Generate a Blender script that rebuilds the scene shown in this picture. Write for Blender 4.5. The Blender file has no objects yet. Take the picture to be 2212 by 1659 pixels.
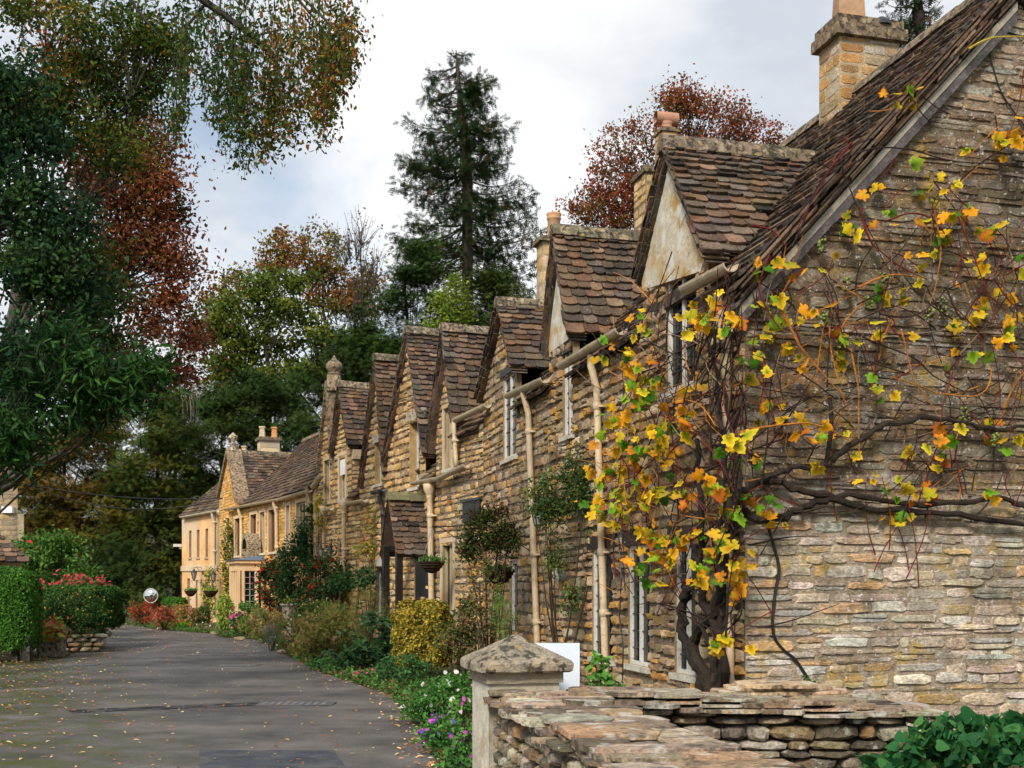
import bpy, math, random
import numpy as np
from mathutils import Vector
R = random.Random(7)
NR = np.random.default_rng(11)
C = bpy.context.scene.collection
F = 2500.0
EYE = 1.6
# photograph measures (2212 wide) to real points: camera at the origin, looking along +Y
def W(px, py, Y): return np.array(((px-1106)/F*Y, Y, EYE+(1260-py)/F*Y))
def GY(py): return F*EYE/(py-1260)                 # distance of a ground point
def ground_pt(px, py):
    Y = GY(py); return ((px-1106)/F*Y, Y)

# ---------------------------------------------------------------- materials
def new_mat(name):
    m = bpy.data.materials.new(name); m.use_nodes = True
    nt = m.node_tree; nt.nodes.clear()
    out = nt.nodes.new('ShaderNodeOutputMaterial')
    return m, nt, out
def nd(nt, t, **kw):
    n = nt.nodes.new(t)
    for k, v in kw.items(): setattr(n, k, v)
    return n
def colmat(name, rough=.85, var=.35, vscale=5.0, bump=.4, bscale=35.0, spots=(), spec=.25, transl=0.0, metal=0.0, fine=.3, fixed=None, coat=0.0, dist=.02, aniso=False):
    m, nt, out = new_mat(name)
    L = nt.links.new
    geo = nd(nt, 'ShaderNodeNewGeometry')
    if fixed is None:
        at = nd(nt, 'ShaderNodeAttribute'); at.attribute_name = 'Col'; base = at.outputs['Color']
    else:
        rgb = nd(nt, 'ShaderNodeRGB'); rgb.outputs[0].default_value = (*fixed, 1); base = rgb.outputs[0]
    n1 = nd(nt, 'ShaderNodeTexNoise'); n1.inputs['Scale'].default_value = vscale; n1.inputs['Detail'].default_value = 5; n1.inputs['Roughness'].default_value = .65
    L(geo.outputs['Position'], n1.inputs['Vector'])
    mr = nd(nt, 'ShaderNodeMapRange'); mr.inputs['From Min'].default_value = .3; mr.inputs['From Max'].default_value = .7
    mr.inputs['To Min'].default_value = 1-var; mr.inputs['To Max'].default_value = 1+var
    L(n1.outputs['Fac'], mr.inputs['Value'])
    n2 = nd(nt, 'ShaderNodeTexNoise'); n2.inputs['Scale'].default_value = bscale; n2.inputs['Detail'].default_value = 4; n2.inputs['Roughness'].default_value = .7
    if aniso:
        ma_ = nd(nt, 'ShaderNodeMapping'); ma_.inputs['Scale'].default_value = (.7, .7, 1.25); L(geo.outputs['Position'], ma_.inputs['Vector']); L(ma_.outputs[0], n2.inputs['Vector'])
    else: L(geo.outputs['Position'], n2.inputs['Vector'])
    mr2 = nd(nt, 'ShaderNodeMapRange'); mr2.inputs['From Min'].default_value = .3; mr2.inputs['From Max'].default_value = .7
    mr2.inputs['To Min'].default_value = 1-fine; mr2.inputs['To Max'].default_value = 1+fine
    L(n2.outputs['Fac'], mr2.inputs['Value'])
    mu = nd(nt, 'ShaderNodeMath', operation='MULTIPLY'); L(mr.outputs[0], mu.inputs[0]); L(mr2.outputs[0], mu.inputs[1])
    vm = nd(nt, 'ShaderNodeVectorMath', operation='SCALE'); L(base, vm.inputs[0]); L(mu.outputs[0], vm.inputs['Scale'])
    col = vm.outputs[0]
    for i, (sc, sscale, lo, hi, amt) in enumerate(spots):
        sn = nd(nt, 'ShaderNodeTexNoise'); sn.inputs['Scale'].default_value = sscale; sn.inputs['Detail'].default_value = 4; sn.inputs['Roughness'].default_value = .6
        off = nd(nt, 'ShaderNodeVectorMath', operation='ADD'); off.inputs[1].default_value = (13.1*(i+1), 7.7*(i+1), 3.3*(i+1))
        L(geo.outputs['Position'], off.inputs[0]); L(off.outputs[0], sn.inputs['Vector'])
        sm = nd(nt, 'ShaderNodeMapRange'); sm.inputs['From Min'].default_value = lo; sm.inputs['From Max'].default_value = hi; sm.inputs['To Max'].default_value = amt
        L(sn.outputs['Fac'], sm.inputs['Value'])
        mx = nd(nt, 'ShaderNodeMix', data_type='RGBA'); L(sm.outputs[0], mx.inputs['Factor']); L(col, mx.inputs[6]); mx.inputs[7].default_value = (*sc, 1)
        col = mx.outputs[2]
    p = nd(nt, 'ShaderNodeBsdfPrincipled'); L(col, p.inputs['Base Color'])
    p.inputs['Roughness'].default_value = rough; p.inputs['Specular IOR Level'].default_value = spec; p.inputs['Metallic'].default_value = metal
    p.inputs['Coat Weight'].default_value = coat
    if bump:
        b = nd(nt, 'ShaderNodeBump'); b.inputs['Strength'].default_value = bump; b.inputs['Distance'].default_value = dist
        L(n2.outputs['Fac'], b.inputs['Height']); L(b.outputs[0], p.inputs['Normal'])
    sh = p.outputs[0]
    if transl:
        tr = nd(nt, 'ShaderNodeBsdfTranslucent'); L(col, tr.inputs['Color'])
        ms = nd(nt, 'ShaderNodeMixShader'); ms.inputs[0].default_value = transl; L(sh, ms.inputs[1]); L(tr.outputs[0], ms.inputs[2]); sh = ms.outputs[0]
    L(sh, out.inputs['Surface'])
    return m
MT = {}
GREYL = (.42, .41, .37); YEL = (.42, .27, .04); DARK = (.035, .03, .025)
MT['stone'] = colmat('cotswold_stone', .9, .3, 3, .9, 45, [(GREYL, 7, .56, .72, .35), (DARK, 2.2, .55, .74, .45)], fine=.4, dist=.02, spec=.06)
MT['gablestone'] = colmat('gable_stone', .9, .3, 3, .9, 40, [(GREYL, 5, .57, .70, .5), (YEL, 3.1, .57, .67, .6), (DARK, 1.3, .55, .72, .5), ((.11, .085, .06), 6, .54, .66, .5), ((.6, .6, .57), 28, .61, .67, .8)], fine=.5, dist=.02, aniso=True, spec=.08)
MT['orange'] = colmat('orange_stone', .9, .3, 2, .7, 40, [((.62, .52, .38), 1.1, .52, .66, .5)], fine=.3, spec=.06)
MT['ashlar'] = colmat('ashlar_render', .9, .18, 1.2, .3, 30, [((.62, .26, .05), .8, .5, .7, .5), ((.6, .52, .4), .5, .5, .62, .6)], fine=.12)
MT['tile'] = colmat('stone_tile', .85, .35, 3, .9, 38, [((.36, .34, .3), 20, .64, .70, .75), ((.25, .10, .03), 6, .62, .72, .5), ((.09, .10, .02), 4, .62, .74, .4), ((.012, .012, .014), 2.5, .54, .72, .6)], fine=.45, spec=.1)
MT['cap'] = colmat('weathered_cap', .92, .3, 6, .9, 60, [((.45, .36, .24), 9, .55, .62, .7), (DARK, 14, .50, .58, .85), ((.45, .3, .03), 14, .62, .68, .7)], fine=.5)
MT['drystone'] = colmat('dry_stone', .92, .35, 8, .9, 50, [((.5, .49, .44), 14, .58, .66, .75), (DARK, 9, .53, .66, .65), ((.3, .15, .05), 6, .6, .72, .4)], fine=.45)
MT['coping'] = colmat('coping_slab', .9, .35, 8, .9, 45, [((.55, .52, .46), 7, .56, .63, .8), ((.3, .17, .07), 5, .57, .70, .4), (DARK, 10, .52, .64, .7), ((.4, .28, .03), 9, .64, .72, .5)], fine=.5)
MT['plaster'] = colmat('plaster', .85, .2, 3, .4, 25, [((.42, .25, .06), 2.0, .45, .6, .85), ((.60, .60, .57), 3.5, .54, .62, .8), ((.16, .13, .09), 7, .6, .7, .7)], fine=.2, spec=.1)
MT['fillet'] = colmat('mortar_fillet', .9, .25, 5, .5, 35, [((.3, .2, .1), 4, .55, .7, .5)], fine=.2)
MT['wood'] = colmat('weathered_timber', .8, .35, 8, .5, 60, [((.22, .2, .19), 12, .52, .66, .5)], fine=.35)
MT['paint'] = colmat('cream_paint', .45, .1, 8, .05, 50, [((.3, .12, .04), 11, .60, .70, .7), ((.25, .22, .17), 5, .5, .7, .45)], fine=.15, spec=.3)
MT['iron'] = colmat('black_iron', .45, .2, 9, .1, 50, fine=.15, spec=.5)
MT['lead'] = colmat('lead_sheet', .55, .25, 6, .15, 40, fine=.15, metal=.4)
MT['bark'] = colmat('bark', .9, .35, 6, .9, 60, fine=.4)
MT['leaf'] = colmat('leaf', .6, .2, 2, 0, 30, fine=.15, spec=.12, transl=.3)
MT['needle'] = colmat('needle', .6, .2, .6, 0, 30, fine=.15, spec=.03, transl=.12)
MT['leafv'] = colmat('vine_leaf', .5, .12, 9, 0, 60, [((.5, .1, .02), 30, .62, .7, .6)], fine=.2, spec=.12, transl=.35)
MT['petal'] = colmat('petal', .6, .05, 5, 0, 30, fine=.05, transl=.25)
MT['terra'] = colmat('terracotta', .8, .2, 7, .2, 50, [((.4, .34, .26), 6, .56, .68, .5)], fine=.12)
MT['soil'] = colmat('soil', .95, .4, 5, .8, 30, fine=.4)
MT['white'] = colmat('white_board', .4, .04, 3, 0, 30, fine=.03, spec=.4)
MT['grape'] = colmat('grape', .35, .1, 9, 0, 30, fine=.05, spec=.5, transl=.15)
def glass():
    m, nt, out = new_mat('old_glass'); L = nt.links.new
    p = nd(nt, 'ShaderNodeBsdfPrincipled'); p.inputs['Base Color'].default_value = (.012, .014, .014, 1)
    p.inputs['Roughness'].default_value = .07; p.inputs['Specular IOR Level'].default_value = .32
    n = nd(nt, 'ShaderNodeTexNoise'); n.inputs['Scale'].default_value = 6
    g = nd(nt, 'ShaderNodeNewGeometry'); L(g.outputs['Position'], n.inputs['Vector'])
    b = nd(nt, 'ShaderNodeBump'); b.inputs['Strength'].default_value = .35; b.inputs['Distance'].default_value = .02
    L(n.outputs['Fac'], b.inputs['Height']); L(b.outputs[0], p.inputs['Normal']); L(p.outputs[0], out.inputs['Surface'])
    return m
MT['glass'] = glass()
def mirror():
    m, nt, out = new_mat('mirror_glass')
    p = nd(nt, 'ShaderNodeBsdfPrincipled'); p.inputs['Base Color'].default_value = (.75, .75, .75, 1)
    p.inputs['Roughness'].default_value = .05; p.inputs['Metallic'].default_value = 1; nt.links.new(p.outputs[0], out.inputs['Surface'])
    return m
MT['mirror'] = mirror()
def asphalt():
    m, nt, out = new_mat('asphalt'); L = nt.links.new
    g = nd(nt, 'ShaderNodeNewGeometry')
    def noise(s, d=5, r=.6, sc=None):
        n = nd(nt, 'ShaderNodeTexNoise'); n.inputs['Scale'].default_value = s; n.inputs['Detail'].default_value = d; n.inputs['Roughness'].default_value = r
        if sc:
            mp = nd(nt, 'ShaderNodeMapping'); mp.inputs['Scale'].default_value = sc; L(g.outputs['Position'], mp.inputs['Vector']); L(mp.outputs[0], n.inputs['Vector'])
        else: L(g.outputs['Position'], n.inputs['Vector'])
        return n
    a = noise(.8, 9, .7, (.9, 1.1, 1)); cr = nd(nt, 'ShaderNodeValToRGB')
    e = cr.color_ramp.elements; e[0].position = .32; e[0].color = (.026, .024, .023, 1); e[1].position = .68; e[1].color = (.15, .136, .128, 1)
    L(a.outputs['Fac'], cr.inputs[0])
    f = noise(55, 5, .8); mr = nd(nt, 'ShaderNodeMapRange'); mr.inputs['From Min'].default_value = .3; mr.inputs['From Max'].default_value = .7; mr.inputs['To Min'].default_value = .4; mr.inputs['To Max'].default_value = 1.7
    L(f.outputs['Fac'], mr.inputs[0])
    vm = nd(nt, 'ShaderNodeVectorMath', operation='SCALE'); L(cr.outputs[0], vm.inputs[0]); L(mr.outputs[0], vm.inputs['Scale'])
    # moss towards the left edge where the hedge stands
    sx = nd(nt, 'ShaderNodeSeparateXYZ'); L(g.outputs['Position'], sx.inputs[0])
    ma = nd(nt, 'ShaderNodeMath', operation='MULTIPLY_ADD'); L(sx.outputs['Y'], ma.inputs[0]); ma.inputs[1].default_value = .40; L(sx.outputs['X'], ma.inputs[2])
    mm = nd(nt, 'ShaderNodeMapRange'); mm.inputs['From Min'].default_value = 1.7; mm.inputs['From Max'].default_value = -.3; L(ma.outputs[0], mm.inputs[0])
    mn = noise(2.2, 5, .7); mr3 = nd(nt, 'ShaderNodeMapRange'); mr3.inputs['From Min'].default_value = .42; mr3.inputs['From Max'].default_value = .6; L(mn.outputs['Fac'], mr3.inputs[0])
    mul = nd(nt, 'ShaderNodeMath', operation='MULTIPLY'); L(mm.outputs[0], mul.inputs[0]); L(mr3.outputs[0], mul.inputs[1])
    mx = nd(nt, 'ShaderNodeMix', data_type='RGBA'); L(mul.outputs[0], mx.inputs['Factor']); L(vm.outputs[0], mx.inputs[6]); mx.inputs[7].default_value = (.055, .062, .008, 1)
    p = nd(nt, 'ShaderNodeBsdfPrincipled'); L(mx.outputs[2], p.inputs['Base Color']); p.inputs['Specular IOR Level'].default_value = .3
    rr = nd(nt, 'ShaderNodeMapRange'); rr.inputs['To Min'].default_value = .5; rr.inputs['To Max'].default_value = .8; L(a.outputs['Fac'], rr.inputs[0]); L(rr.outputs[0], p.inputs['Roughness'])
    b = nd(nt, 'ShaderNodeBump'); b.inputs['Strength'].default_value = .5; b.inputs['Distance'].default_value = .01; L(f.outputs['Fac'], b.inputs['Height']); L(b.outputs[0], p.inputs['Normal'])
    L(p.outputs[0], out.inputs['Surface'])
    return m
MT['asphalt'] = asphalt()

# ---------------------------------------------------------------- mesh helpers
def jit(c, a=.12):
    k = 1+R.uniform(-a, a); return (max(0, c[0]*k*(1+R.uniform(-a, a)*.4)), max(0, c[1]*k), max(0, c[2]*k*(1+R.uniform(-a, a)*.4)))
class MB:
    def __init__(s): s.v = []; s.f = []; s.c = []; s.m = []
    def add(s, vs, fs, col=(.5, .5, .5), mi=0):
        o = len(s.v); s.v.extend(tuple(map(float, p)) for p in vs); s.c.extend([col]*len(vs))
        for f in fs: s.f.append(tuple(i+o for i in f)); s.m.append(mi)
    def box(s, a, b, fr=None, col=(.5, .5, .5), mi=0):
        (x0, y0, z0), (x1, y1, z1) = a, b
        vs = [(x0, y0, z0), (x1, y0, z0), (x1, y1, z0), (x0, y1, z0), (x0, y0, z1), (x1, y0, z1), (x1, y1, z1), (x0, y1, z1)]
        if fr: vs = [fr.p(*q) for q in vs]
        s.add(vs, [(0, 1, 2, 3), (4, 5, 6, 7), (0, 1, 5, 4), (1, 2, 6, 5), (2, 3, 7, 6), (3, 0, 4, 7)], col, mi)
    def tube(s, pts, rad, n=7, col=(.5, .5, .5), mi=0, cap=True):
        pts = [Vector(p) for p in pts]
        if not isinstance(rad, (list, tuple)): rad = [rad]*len(pts)
        vs = []; fs = []; prev = None
        for i, p in enumerate(pts):
            d = (pts[min(i+1, len(pts)-1)]-pts[max(i-1, 0)])
            if d.length < 1e-7: d = Vector((0, 0, 1))
            d.normalize()
            a = (prev if prev else (Vector((1, 0, 0)) if abs(d.x) < .8 else Vector((0, 1, 0))))
            a = (a-d*a.dot(d))
            if a.length < 1e-4: a = d.orthogonal()
            a.normalize(); prev = a; b = d.cross(a)
            for k in range(n):
                t = 2*math.pi*k/n; vs.append(p+(a*math.cos(t)+b*math.sin(t))*rad[i])
        for i in range(len(pts)-1):
            for k in range(n): fs.append((i*n+k, i*n+(k+1) % n, (i+1)*n+(k+1) % n, (i+1)*n+k))
        if cap: fs += [tuple(range(n)), tuple(range((len(pts)-1)*n, len(pts)*n))]
        s.add(vs, fs, col, mi)
    def lathe(s, c, prof, n=14, col=(.5, .5, .5), mi=0, sq=False):
        vs = []; fs = []
        for r, z in prof:
            for k in range(n):
                t = 2*math.pi*k/n+(math.pi/4 if sq else 0); vs.append((c[0]+r*math.cos(t), c[1]+r*math.sin(t), c[2]+z))
        for i in range(len(prof)-1):
            for k in range(n): fs.append((i*n+k, i*n+(k+1) % n, (i+1)*n+(k+1) % n, (i+1)*n+k))
        fs += [tuple(range(n)), tuple(range((len(prof)-1)*n, len(prof)*n))]
        s.add(vs, fs, col, mi)
    def build(s, name, mats, parent=None, smooth=False, **kw):
        me = bpy.data.meshes.new(name)
        mats = mats if isinstance(mats, (list, tuple)) else [mats]
        v = np.array(s.v, dtype=np.float32).reshape(-1, 3)
        me.from_pydata(v.tolist(), [], s.f)
        for m in mats: me.materials.append(MT[m])
        if len(mats) > 1: me.polygons.foreach_set('material_index', s.m)
        a = me.color_attributes.new('Col', 'FLOAT_COLOR', 'POINT')
        cc = np.ones((len(s.v), 4), dtype=np.float32); cc[:, :3] = np.array(s.c); a.data.foreach_set('color', cc.ravel())
        if smooth: me.polygons.foreach_set('use_smooth', [True]*len(s.f))
        return link(name, me, parent, **kw)
def link(name, me, parent=None, label=None, cat=None, group=None, kind=None):
    o = bpy.data.objects.new(name, me); C.objects.link(o)
    if parent is None:
        n = len(me.vertices); co = np.empty(n*3, dtype=np.float32); me.vertices.foreach_get('co', co); co = co.reshape(-1, 3)
        b = np.array((co[:, 0].mean(), co[:, 1].mean(), co[:, 2].min()))
        co -= b; me.vertices.foreach_set('co', co.ravel()); o.location = b
    else:
        o.parent = parent
        if parent.type == 'EMPTY': o.location = -Vector(parent.location)
    me.update()
    if label: o['label'] = label
    if cat: o['category'] = cat
    if group: o['group'] = group
    if kind: o['kind'] = kind
    return o
def thing(name, label, cat, loc, group=None):
    o = bpy.data.objects.new(name, None); C.objects.link(o); o.location = tuple(map(float, loc)); o.empty_display_size = .2
    o['label'] = label; o['category'] = cat
    if group: o['group'] = group
    return o
def dup(root, loc, label, rz=0, group=None):
    r = root.copy(); C.objects.link(r); r.location = loc; r.rotation_euler = (0, 0, rz); r['label'] = label
    if group: r['group'] = group
    for ch in list(root.children):
        c = ch.copy(); C.objects.link(c); c.parent = r
        for g in ch.children:
            d = g.copy(); C.objects.link(d); d.parent = c
    return r

# leaf templates: (verts, faces, edge weight)
TPL = {}
TPL['rhomb'] = ([(0, 0, 0), (.33, .45, .08), (0, 1, 0), (-.33, .45, .08)], [(0, 1, 2), (0, 2, 3)], [0, 1, 1, 1])
TPL['leaf'] = ([(0, 0, 0), (.2, .22, .06), (.24, .55, .05), (0, 1, -.08), (-.24, .55, .05), (-.2, .22, .06)], [(0, 1, 2, 3), (0, 3, 4, 5)], [0]*6)
TPL['long'] = ([(0, 0, 0), (.11, .3, .03), (.09, .65, .0), (0, 1, -.1), (-.09, .65, .0), (-.11, .3, .03)], [(0, 1, 2, 3), (0, 3, 4, 5)], [0]*6)
def spray_t(n=4, w=.09, sp=.42):
    v = []; f = []
    v += [(-w*.4, 0, 0), (w*.4, 0, 0), (0, 1, -.05)]; f.append((0, 1, 2))
    for i in range(n):
        y = .12+.75*i/n; l = sp*(1-.55*i/n)
        for sgn in (-1, 1):
            o = len(v); v += [(0, y, 0), (0, y+w*1.3, 0), (sgn*l, y+l*.55, -.1*l)]; f.append((o, o+1, o+2))
    return v, f, [0]*len(v)
TPL['spray'] = spray_t()
TPL['twig'] = spray_t(3, .035, .5)
def grape_t():
    pr = [(-90, .10), (-72, .38), (-50, .48), (-32, .50), (-12, .37), (4, .56), (16, .55), (36, .36), (54, .48), (72, .52), (90, .68), (108, .52), (126, .48), (144, .36), (164, .55), (176, .56), (192, .37), (212, .50), (230, .48), (252, .38)]
    v = [(0, .12, 0)]
    for a, r in pr:
        t = math.radians(a); x = r*math.cos(t); y = .32+r*math.sin(t); v.append((x, y, -.28*abs(x)+.05-(.15 if r < .4 else 0)*abs(x)-.12*max(0, y-.5)))
    n = len(pr)
    return v, [(0, 1+i, 1+(i+1) % n) for i in range(n)], [0]+[1]*n
TPL['grape'] = grape_t()
TPL['grapeleaf'] = ([(0, .08, .03), (.22, 0, 0), (.42, .16, -.05), (.40, .45, -.07), (.2, .78, -.05), (0, 1.05, -.12), (-.2, .78, -.05), (-.40, .45, -.07), (-.42, .16, -.05), (-.22, 0, 0)], [(0, 1, 2, 3), (0, 3, 4, 5), (0, 5, 6, 7), (0, 7, 8, 9)], [0]*10)
def daisy_t():
    v = []; f = []
    for i in range(11):
        t = 2*math.pi*i/11; o = len(v); c, s = math.cos(t), math.sin(t)
        v += [(c*.12-s*.05, s*.12+c*.05, 0), (c*.12+s*.05, s*.12-c*.05, 0), (c*.5+s*.08, s*.5-c*.08, .04), (c*.5-s*.08, s*.5+c*.08, .04)]; f.append((o, o+1, o+2, o+3))
    w = [1]*len(v); o = len(v)
    v += [(.14*math.cos(t), .14*math.sin(t), .04) for t in [k*math.pi/3 for k in range(6)]]; f.append(tuple(range(o, o+6))); w += [0]*6
    return v, f, w
TPL['daisy'] = daisy_t()
def blob_t():
    v = []; f = []
    for z, r in ((-.5, .0), (-.3, .38), (0, .5), (.3, .38), (.5, .0)):
        for k in range(6): v.append((r*math.cos(k*math.pi/3+z), r*math.sin(k*math.pi/3+z), z))
    for i in range(4):
        for k in range(6): f.append((i*6+k, i*6+(k+1) % 6, i*6+6+(k+1) % 6, i*6+6+k))
    return v, f, [1]*len(v)
TPL['blob'] = blob_t()
def unit(a):
    n = np.linalg.norm(a, axis=-1, keepdims=True); n[n < 1e-9] = 1; return a/n
def cloud(name, P, size, tpl, cols, mat, parent=None, nrm=None, nb=0.0, ax=None, ab=0.0, cols2=None, smooth=False, **kw):
    """one mesh of many small leaves: P points, nrm/nb leaf normal and its weight, ax/ab leaf axis and its weight"""
    P = np.asarray(P, dtype=np.float64); N = len(P)
    tv, tf, tw = TPL[tpl]; tv = np.array(tv); k = len(tv); tw = np.array(tw)
    n = NR.normal(size=(N, 3)); n = unit(n)
    if nrm is not None: n = unit(n*(1-nb)+np.broadcast_to(nrm, (N, 3))*nb)
    a = unit(NR.normal(size=(N, 3)))
    if ax is not None: a = unit(a*(1-ab)+np.broadcast_to(ax, (N, 3))*ab)
    t = unit(np.cross(a, n)); b = np.cross(n, t)
    size = np.broadcast_to(size, (N,)) if np.ndim(size) else np.full(N, size)*NR.uniform(.65, 1.3, N)
    V = P[:, None, :]+size[:, None, None]*(tv[None, :, 0:1]*t[:, None, :]+tv[None, :, 1:2]*b[:, None, :]+tv[None, :, 2:3]*n[:, None, :])
    V = V.reshape(-1, 3).astype(np.float32)
    cols = np.asarray(cols, dtype=np.float32)*(1.6 if mat == 'leaf' else 1.5 if mat == 'needle' else 1.0)
    if cols2 is None: cols2 = cols
    CC = cols[:, None, :]*(1-tw[None, :, None])+np.asarray(cols2, dtype=np.float32)[:, None, :]*tw[None, :, None]
    CC = np.concatenate([CC.reshape(-1, 3), np.ones((N*k, 1))], 1).astype(np.float32)
    lens = [len(f) for f in tf]; flat = np.array([i for f in tf for i in f]); L1 = len(flat)
    li = (np.arange(N)[:, None]*k+flat[None, :]).ravel().astype(np.int32)
    tot = np.tile(lens, N).astype(np.int32); st = np.concatenate([[0], np.cumsum(tot)[:-1]]).astype(np.int32)
    me = bpy.data.meshes.new(name)
    me.vertices.add(N*k); me.vertices.foreach_set('co', V.ravel())
    me.loops.add(N*L1); me.loops.foreach_set('vertex_index', li)
    me.polygons.add(len(tot)); me.polygons.foreach_set('loop_start', st); me.polygons.foreach_set('loop_total', tot)
    if smooth: me.polygons.foreach_set('use_smooth', np.ones(len(tot), dtype=bool))
    me.materials.append(MT[mat]); me.update(calc_edges=True); me.validate()
    at = me.color_attributes.new('Col', 'FLOAT_COLOR', 'POINT'); at.data.foreach_set('color', CC.ravel())
    return link(name, me, parent, **kw)
def pal(cols, n, var=.25, w=None):
    cols = np.array(cols, dtype=float); idx = NR.choice(len(cols), n, p=(None if w is None else np.array(w)/sum(w)))
    return cols[idx]*(1+NR.uniform(-var, var, (n, 1)))

# ---------------------------------------------------------------- facade frames
class Frame:
    def __init__(s, o, d, n):
        s.o = np.array(o, float); s.d = np.array(d, float)/np.linalg.norm(d); s.n = np.array(n, float)/np.linalg.norm(n)
    def p(s, u, v, z):
        q = s.o+s.d*u+s.n*v; return (q[0], q[1], z)
    def hit(s, px, py, v=0.0):                       # image point on this wall plane: (u, z)
        k = (px-1106)/F; o = s.o+s.n*v
        # o.x + d.x u = k (o.y + d.y u)
        u = (k*o[1]-o[0])/(s.d[0]-k*s.d[1]); Y = o[1]+s.d[1]*u
        return u, EYE+(1260-py)/F*Y
    def u(s, px, v=0.0): return s.hit(px, 1260, v)[0]
dA = (-.2491, .9685)
FA = Frame((2.23, 11.06), dA, (-.9685, -.2491))
FG = Frame((2.23, 11.06), (.9685, .2491), (.2491, -.9685))
dB = np.array((-.455, 1.0)); dB /= np.linalg.norm(dB)
FB = Frame((-.481, 21.6), dB, (-dB[1], dB[0]))
uAB = FA.u(1050.4)
C0 = np.array((-12.03, 47.2)); C1 = np.array((-14.46, 50.7)); dC = (C1-C0)/np.linalg.norm(C1-C0)
FC = Frame(C0, dC, (-dC[1], dC[0]))

def scan(poly, holes, z):
    xs = []
    n = len(poly)
    for i in range(n):
        (x0, z0), (x1, z1) = poly[i], poly[(i+1) % n]
        if (z0 <= z) != (z1 <= z): xs.append(x0+(z-z0)*(x1-x0)/(z1-z0))
    xs.sort(); iv = [(xs[i], xs[i+1]) for i in range(0, len(xs)-1, 2)]
    for (hx0, hz0, hx1, hz1) in holes:
        if hz0 < z < hz1:
            out = []
            for a, b in iv:
                if hx1 <= a or hx0 >= b: out.append((a, b)); continue
                if a < hx0: out.append((a, hx0))
                if b > hx1: out.append((hx1, b))
            iv = out
    return iv
SQ = {}
def ringpts(n):
    if n not in SQ:
        o = []
        for k in range(n):
            t = 2*math.pi*(k+.5)/n; c, s = math.cos(t), math.sin(t)
            o.append((math.copysign(abs(c)**.45, c), math.copysign(abs(s)**.45, s)))
        SQ[n] = o
    return SQ[n]
def stone(mb, fr, u0, u1, z0, z1, dp, col, n=8, v0=0.0, rug=.1):
    cu, cz = (u0+u1)/2, (z0+z1)/2; hu, hz = (u1-u0)/2, (z1-z0)/2
    o = []; i1 = []; tilt = R.uniform(-.35, .35)*dp; tz = R.uniform(-.35, .35)*dp
    for a, b in ringpts(n):
        ja, jb = 1+R.uniform(-rug, rug)*.7, 1+R.uniform(-rug, rug)*1.6
        o.append(fr.p(cu+a*hu*ja, v0-.006, cz+b*hz*jb))
        k = .87+R.uniform(-.07, .06)
        i1.append(fr.p(cu+a*hu*k*ja, v0+dp*R.uniform(.75, 1.1)+tilt*a+tz*b, cz+b*hz*k*jb*.95))
    vs = o+i1+[fr.p(cu+R.uniform(-.2, .2)*hu, v0+dp*R.uniform(.9, 1.3), cz+R.uniform(-.2, .2)*hz)]
    fs = [(k, (k+1) % n, n+(k+1) % n, n+k) for k in range(n)]+[(n+k, n+(k+1) % n, 2*n) for k in range(n)]
    mb.add(vs, fs, col)
def stone_wall(mb, fr, poly, holes, hr, wr, cols, mort, dp=(.012, .03), n=8, gap=.012, rug=.1, wave=.012, v0=0.0, seedrow=0):
    zs = [p[1] for p in poly]; z = min(zs); top = max(zs); row = seedrow
    while z < top-.02:
        h = R.uniform(*hr)
        if z+h > top: h = top-z
        iv = scan(poly, holes, z+h/2)
        ph = R.uniform(0, 6)
        for a, b in iv:
            mb.add([fr.p(a, v0, z), fr.p(b, v0, z), fr.p(b, v0, z+h), fr.p(a, v0, z+h)], [(0, 1, 2, 3)], jit(mort, .08))
            u = a
            while u < b-.03:
                w = R.uniform(*wr)*(1.0 if R.random() > .15 else .5)
                if b-(u+w) < wr[0]*.5: w = b-u
                dz = wave*math.sin(u*2.3+ph)
                c = jit(R.choice(cols), .22)
                hh = h*R.uniform(.78, 1.0)
                if R.random() < .12 and h > .09 and w > .1:
                    stone(mb, fr, u+gap/2, u+w-gap/2, z+dz+gap/2, z+dz+h*.48, R.uniform(*dp), c, n, v0, rug)
                    stone(mb, fr, u+gap/2, u+w-gap/2, z+dz+h*.52, z+dz+h-gap/2, R.uniform(*dp), jit(R.choice(cols), .2), n, v0, rug)
                else:
                    stone(mb, fr, u+gap/2, u+w-gap/2, z+dz+gap/2, z+dz+hh-gap/2, R.uniform(*dp), c, n, v0, rug)
                u += w
        z += h; row += 1
TCOL = [(.12, .082, .058), (.155, .105, .07), (.085, .062, .048), (.20, .135, .09), (.11, .088, .07), (.15, .088, .056), (.055, .045, .04), (.13, .10, .078)]
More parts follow.
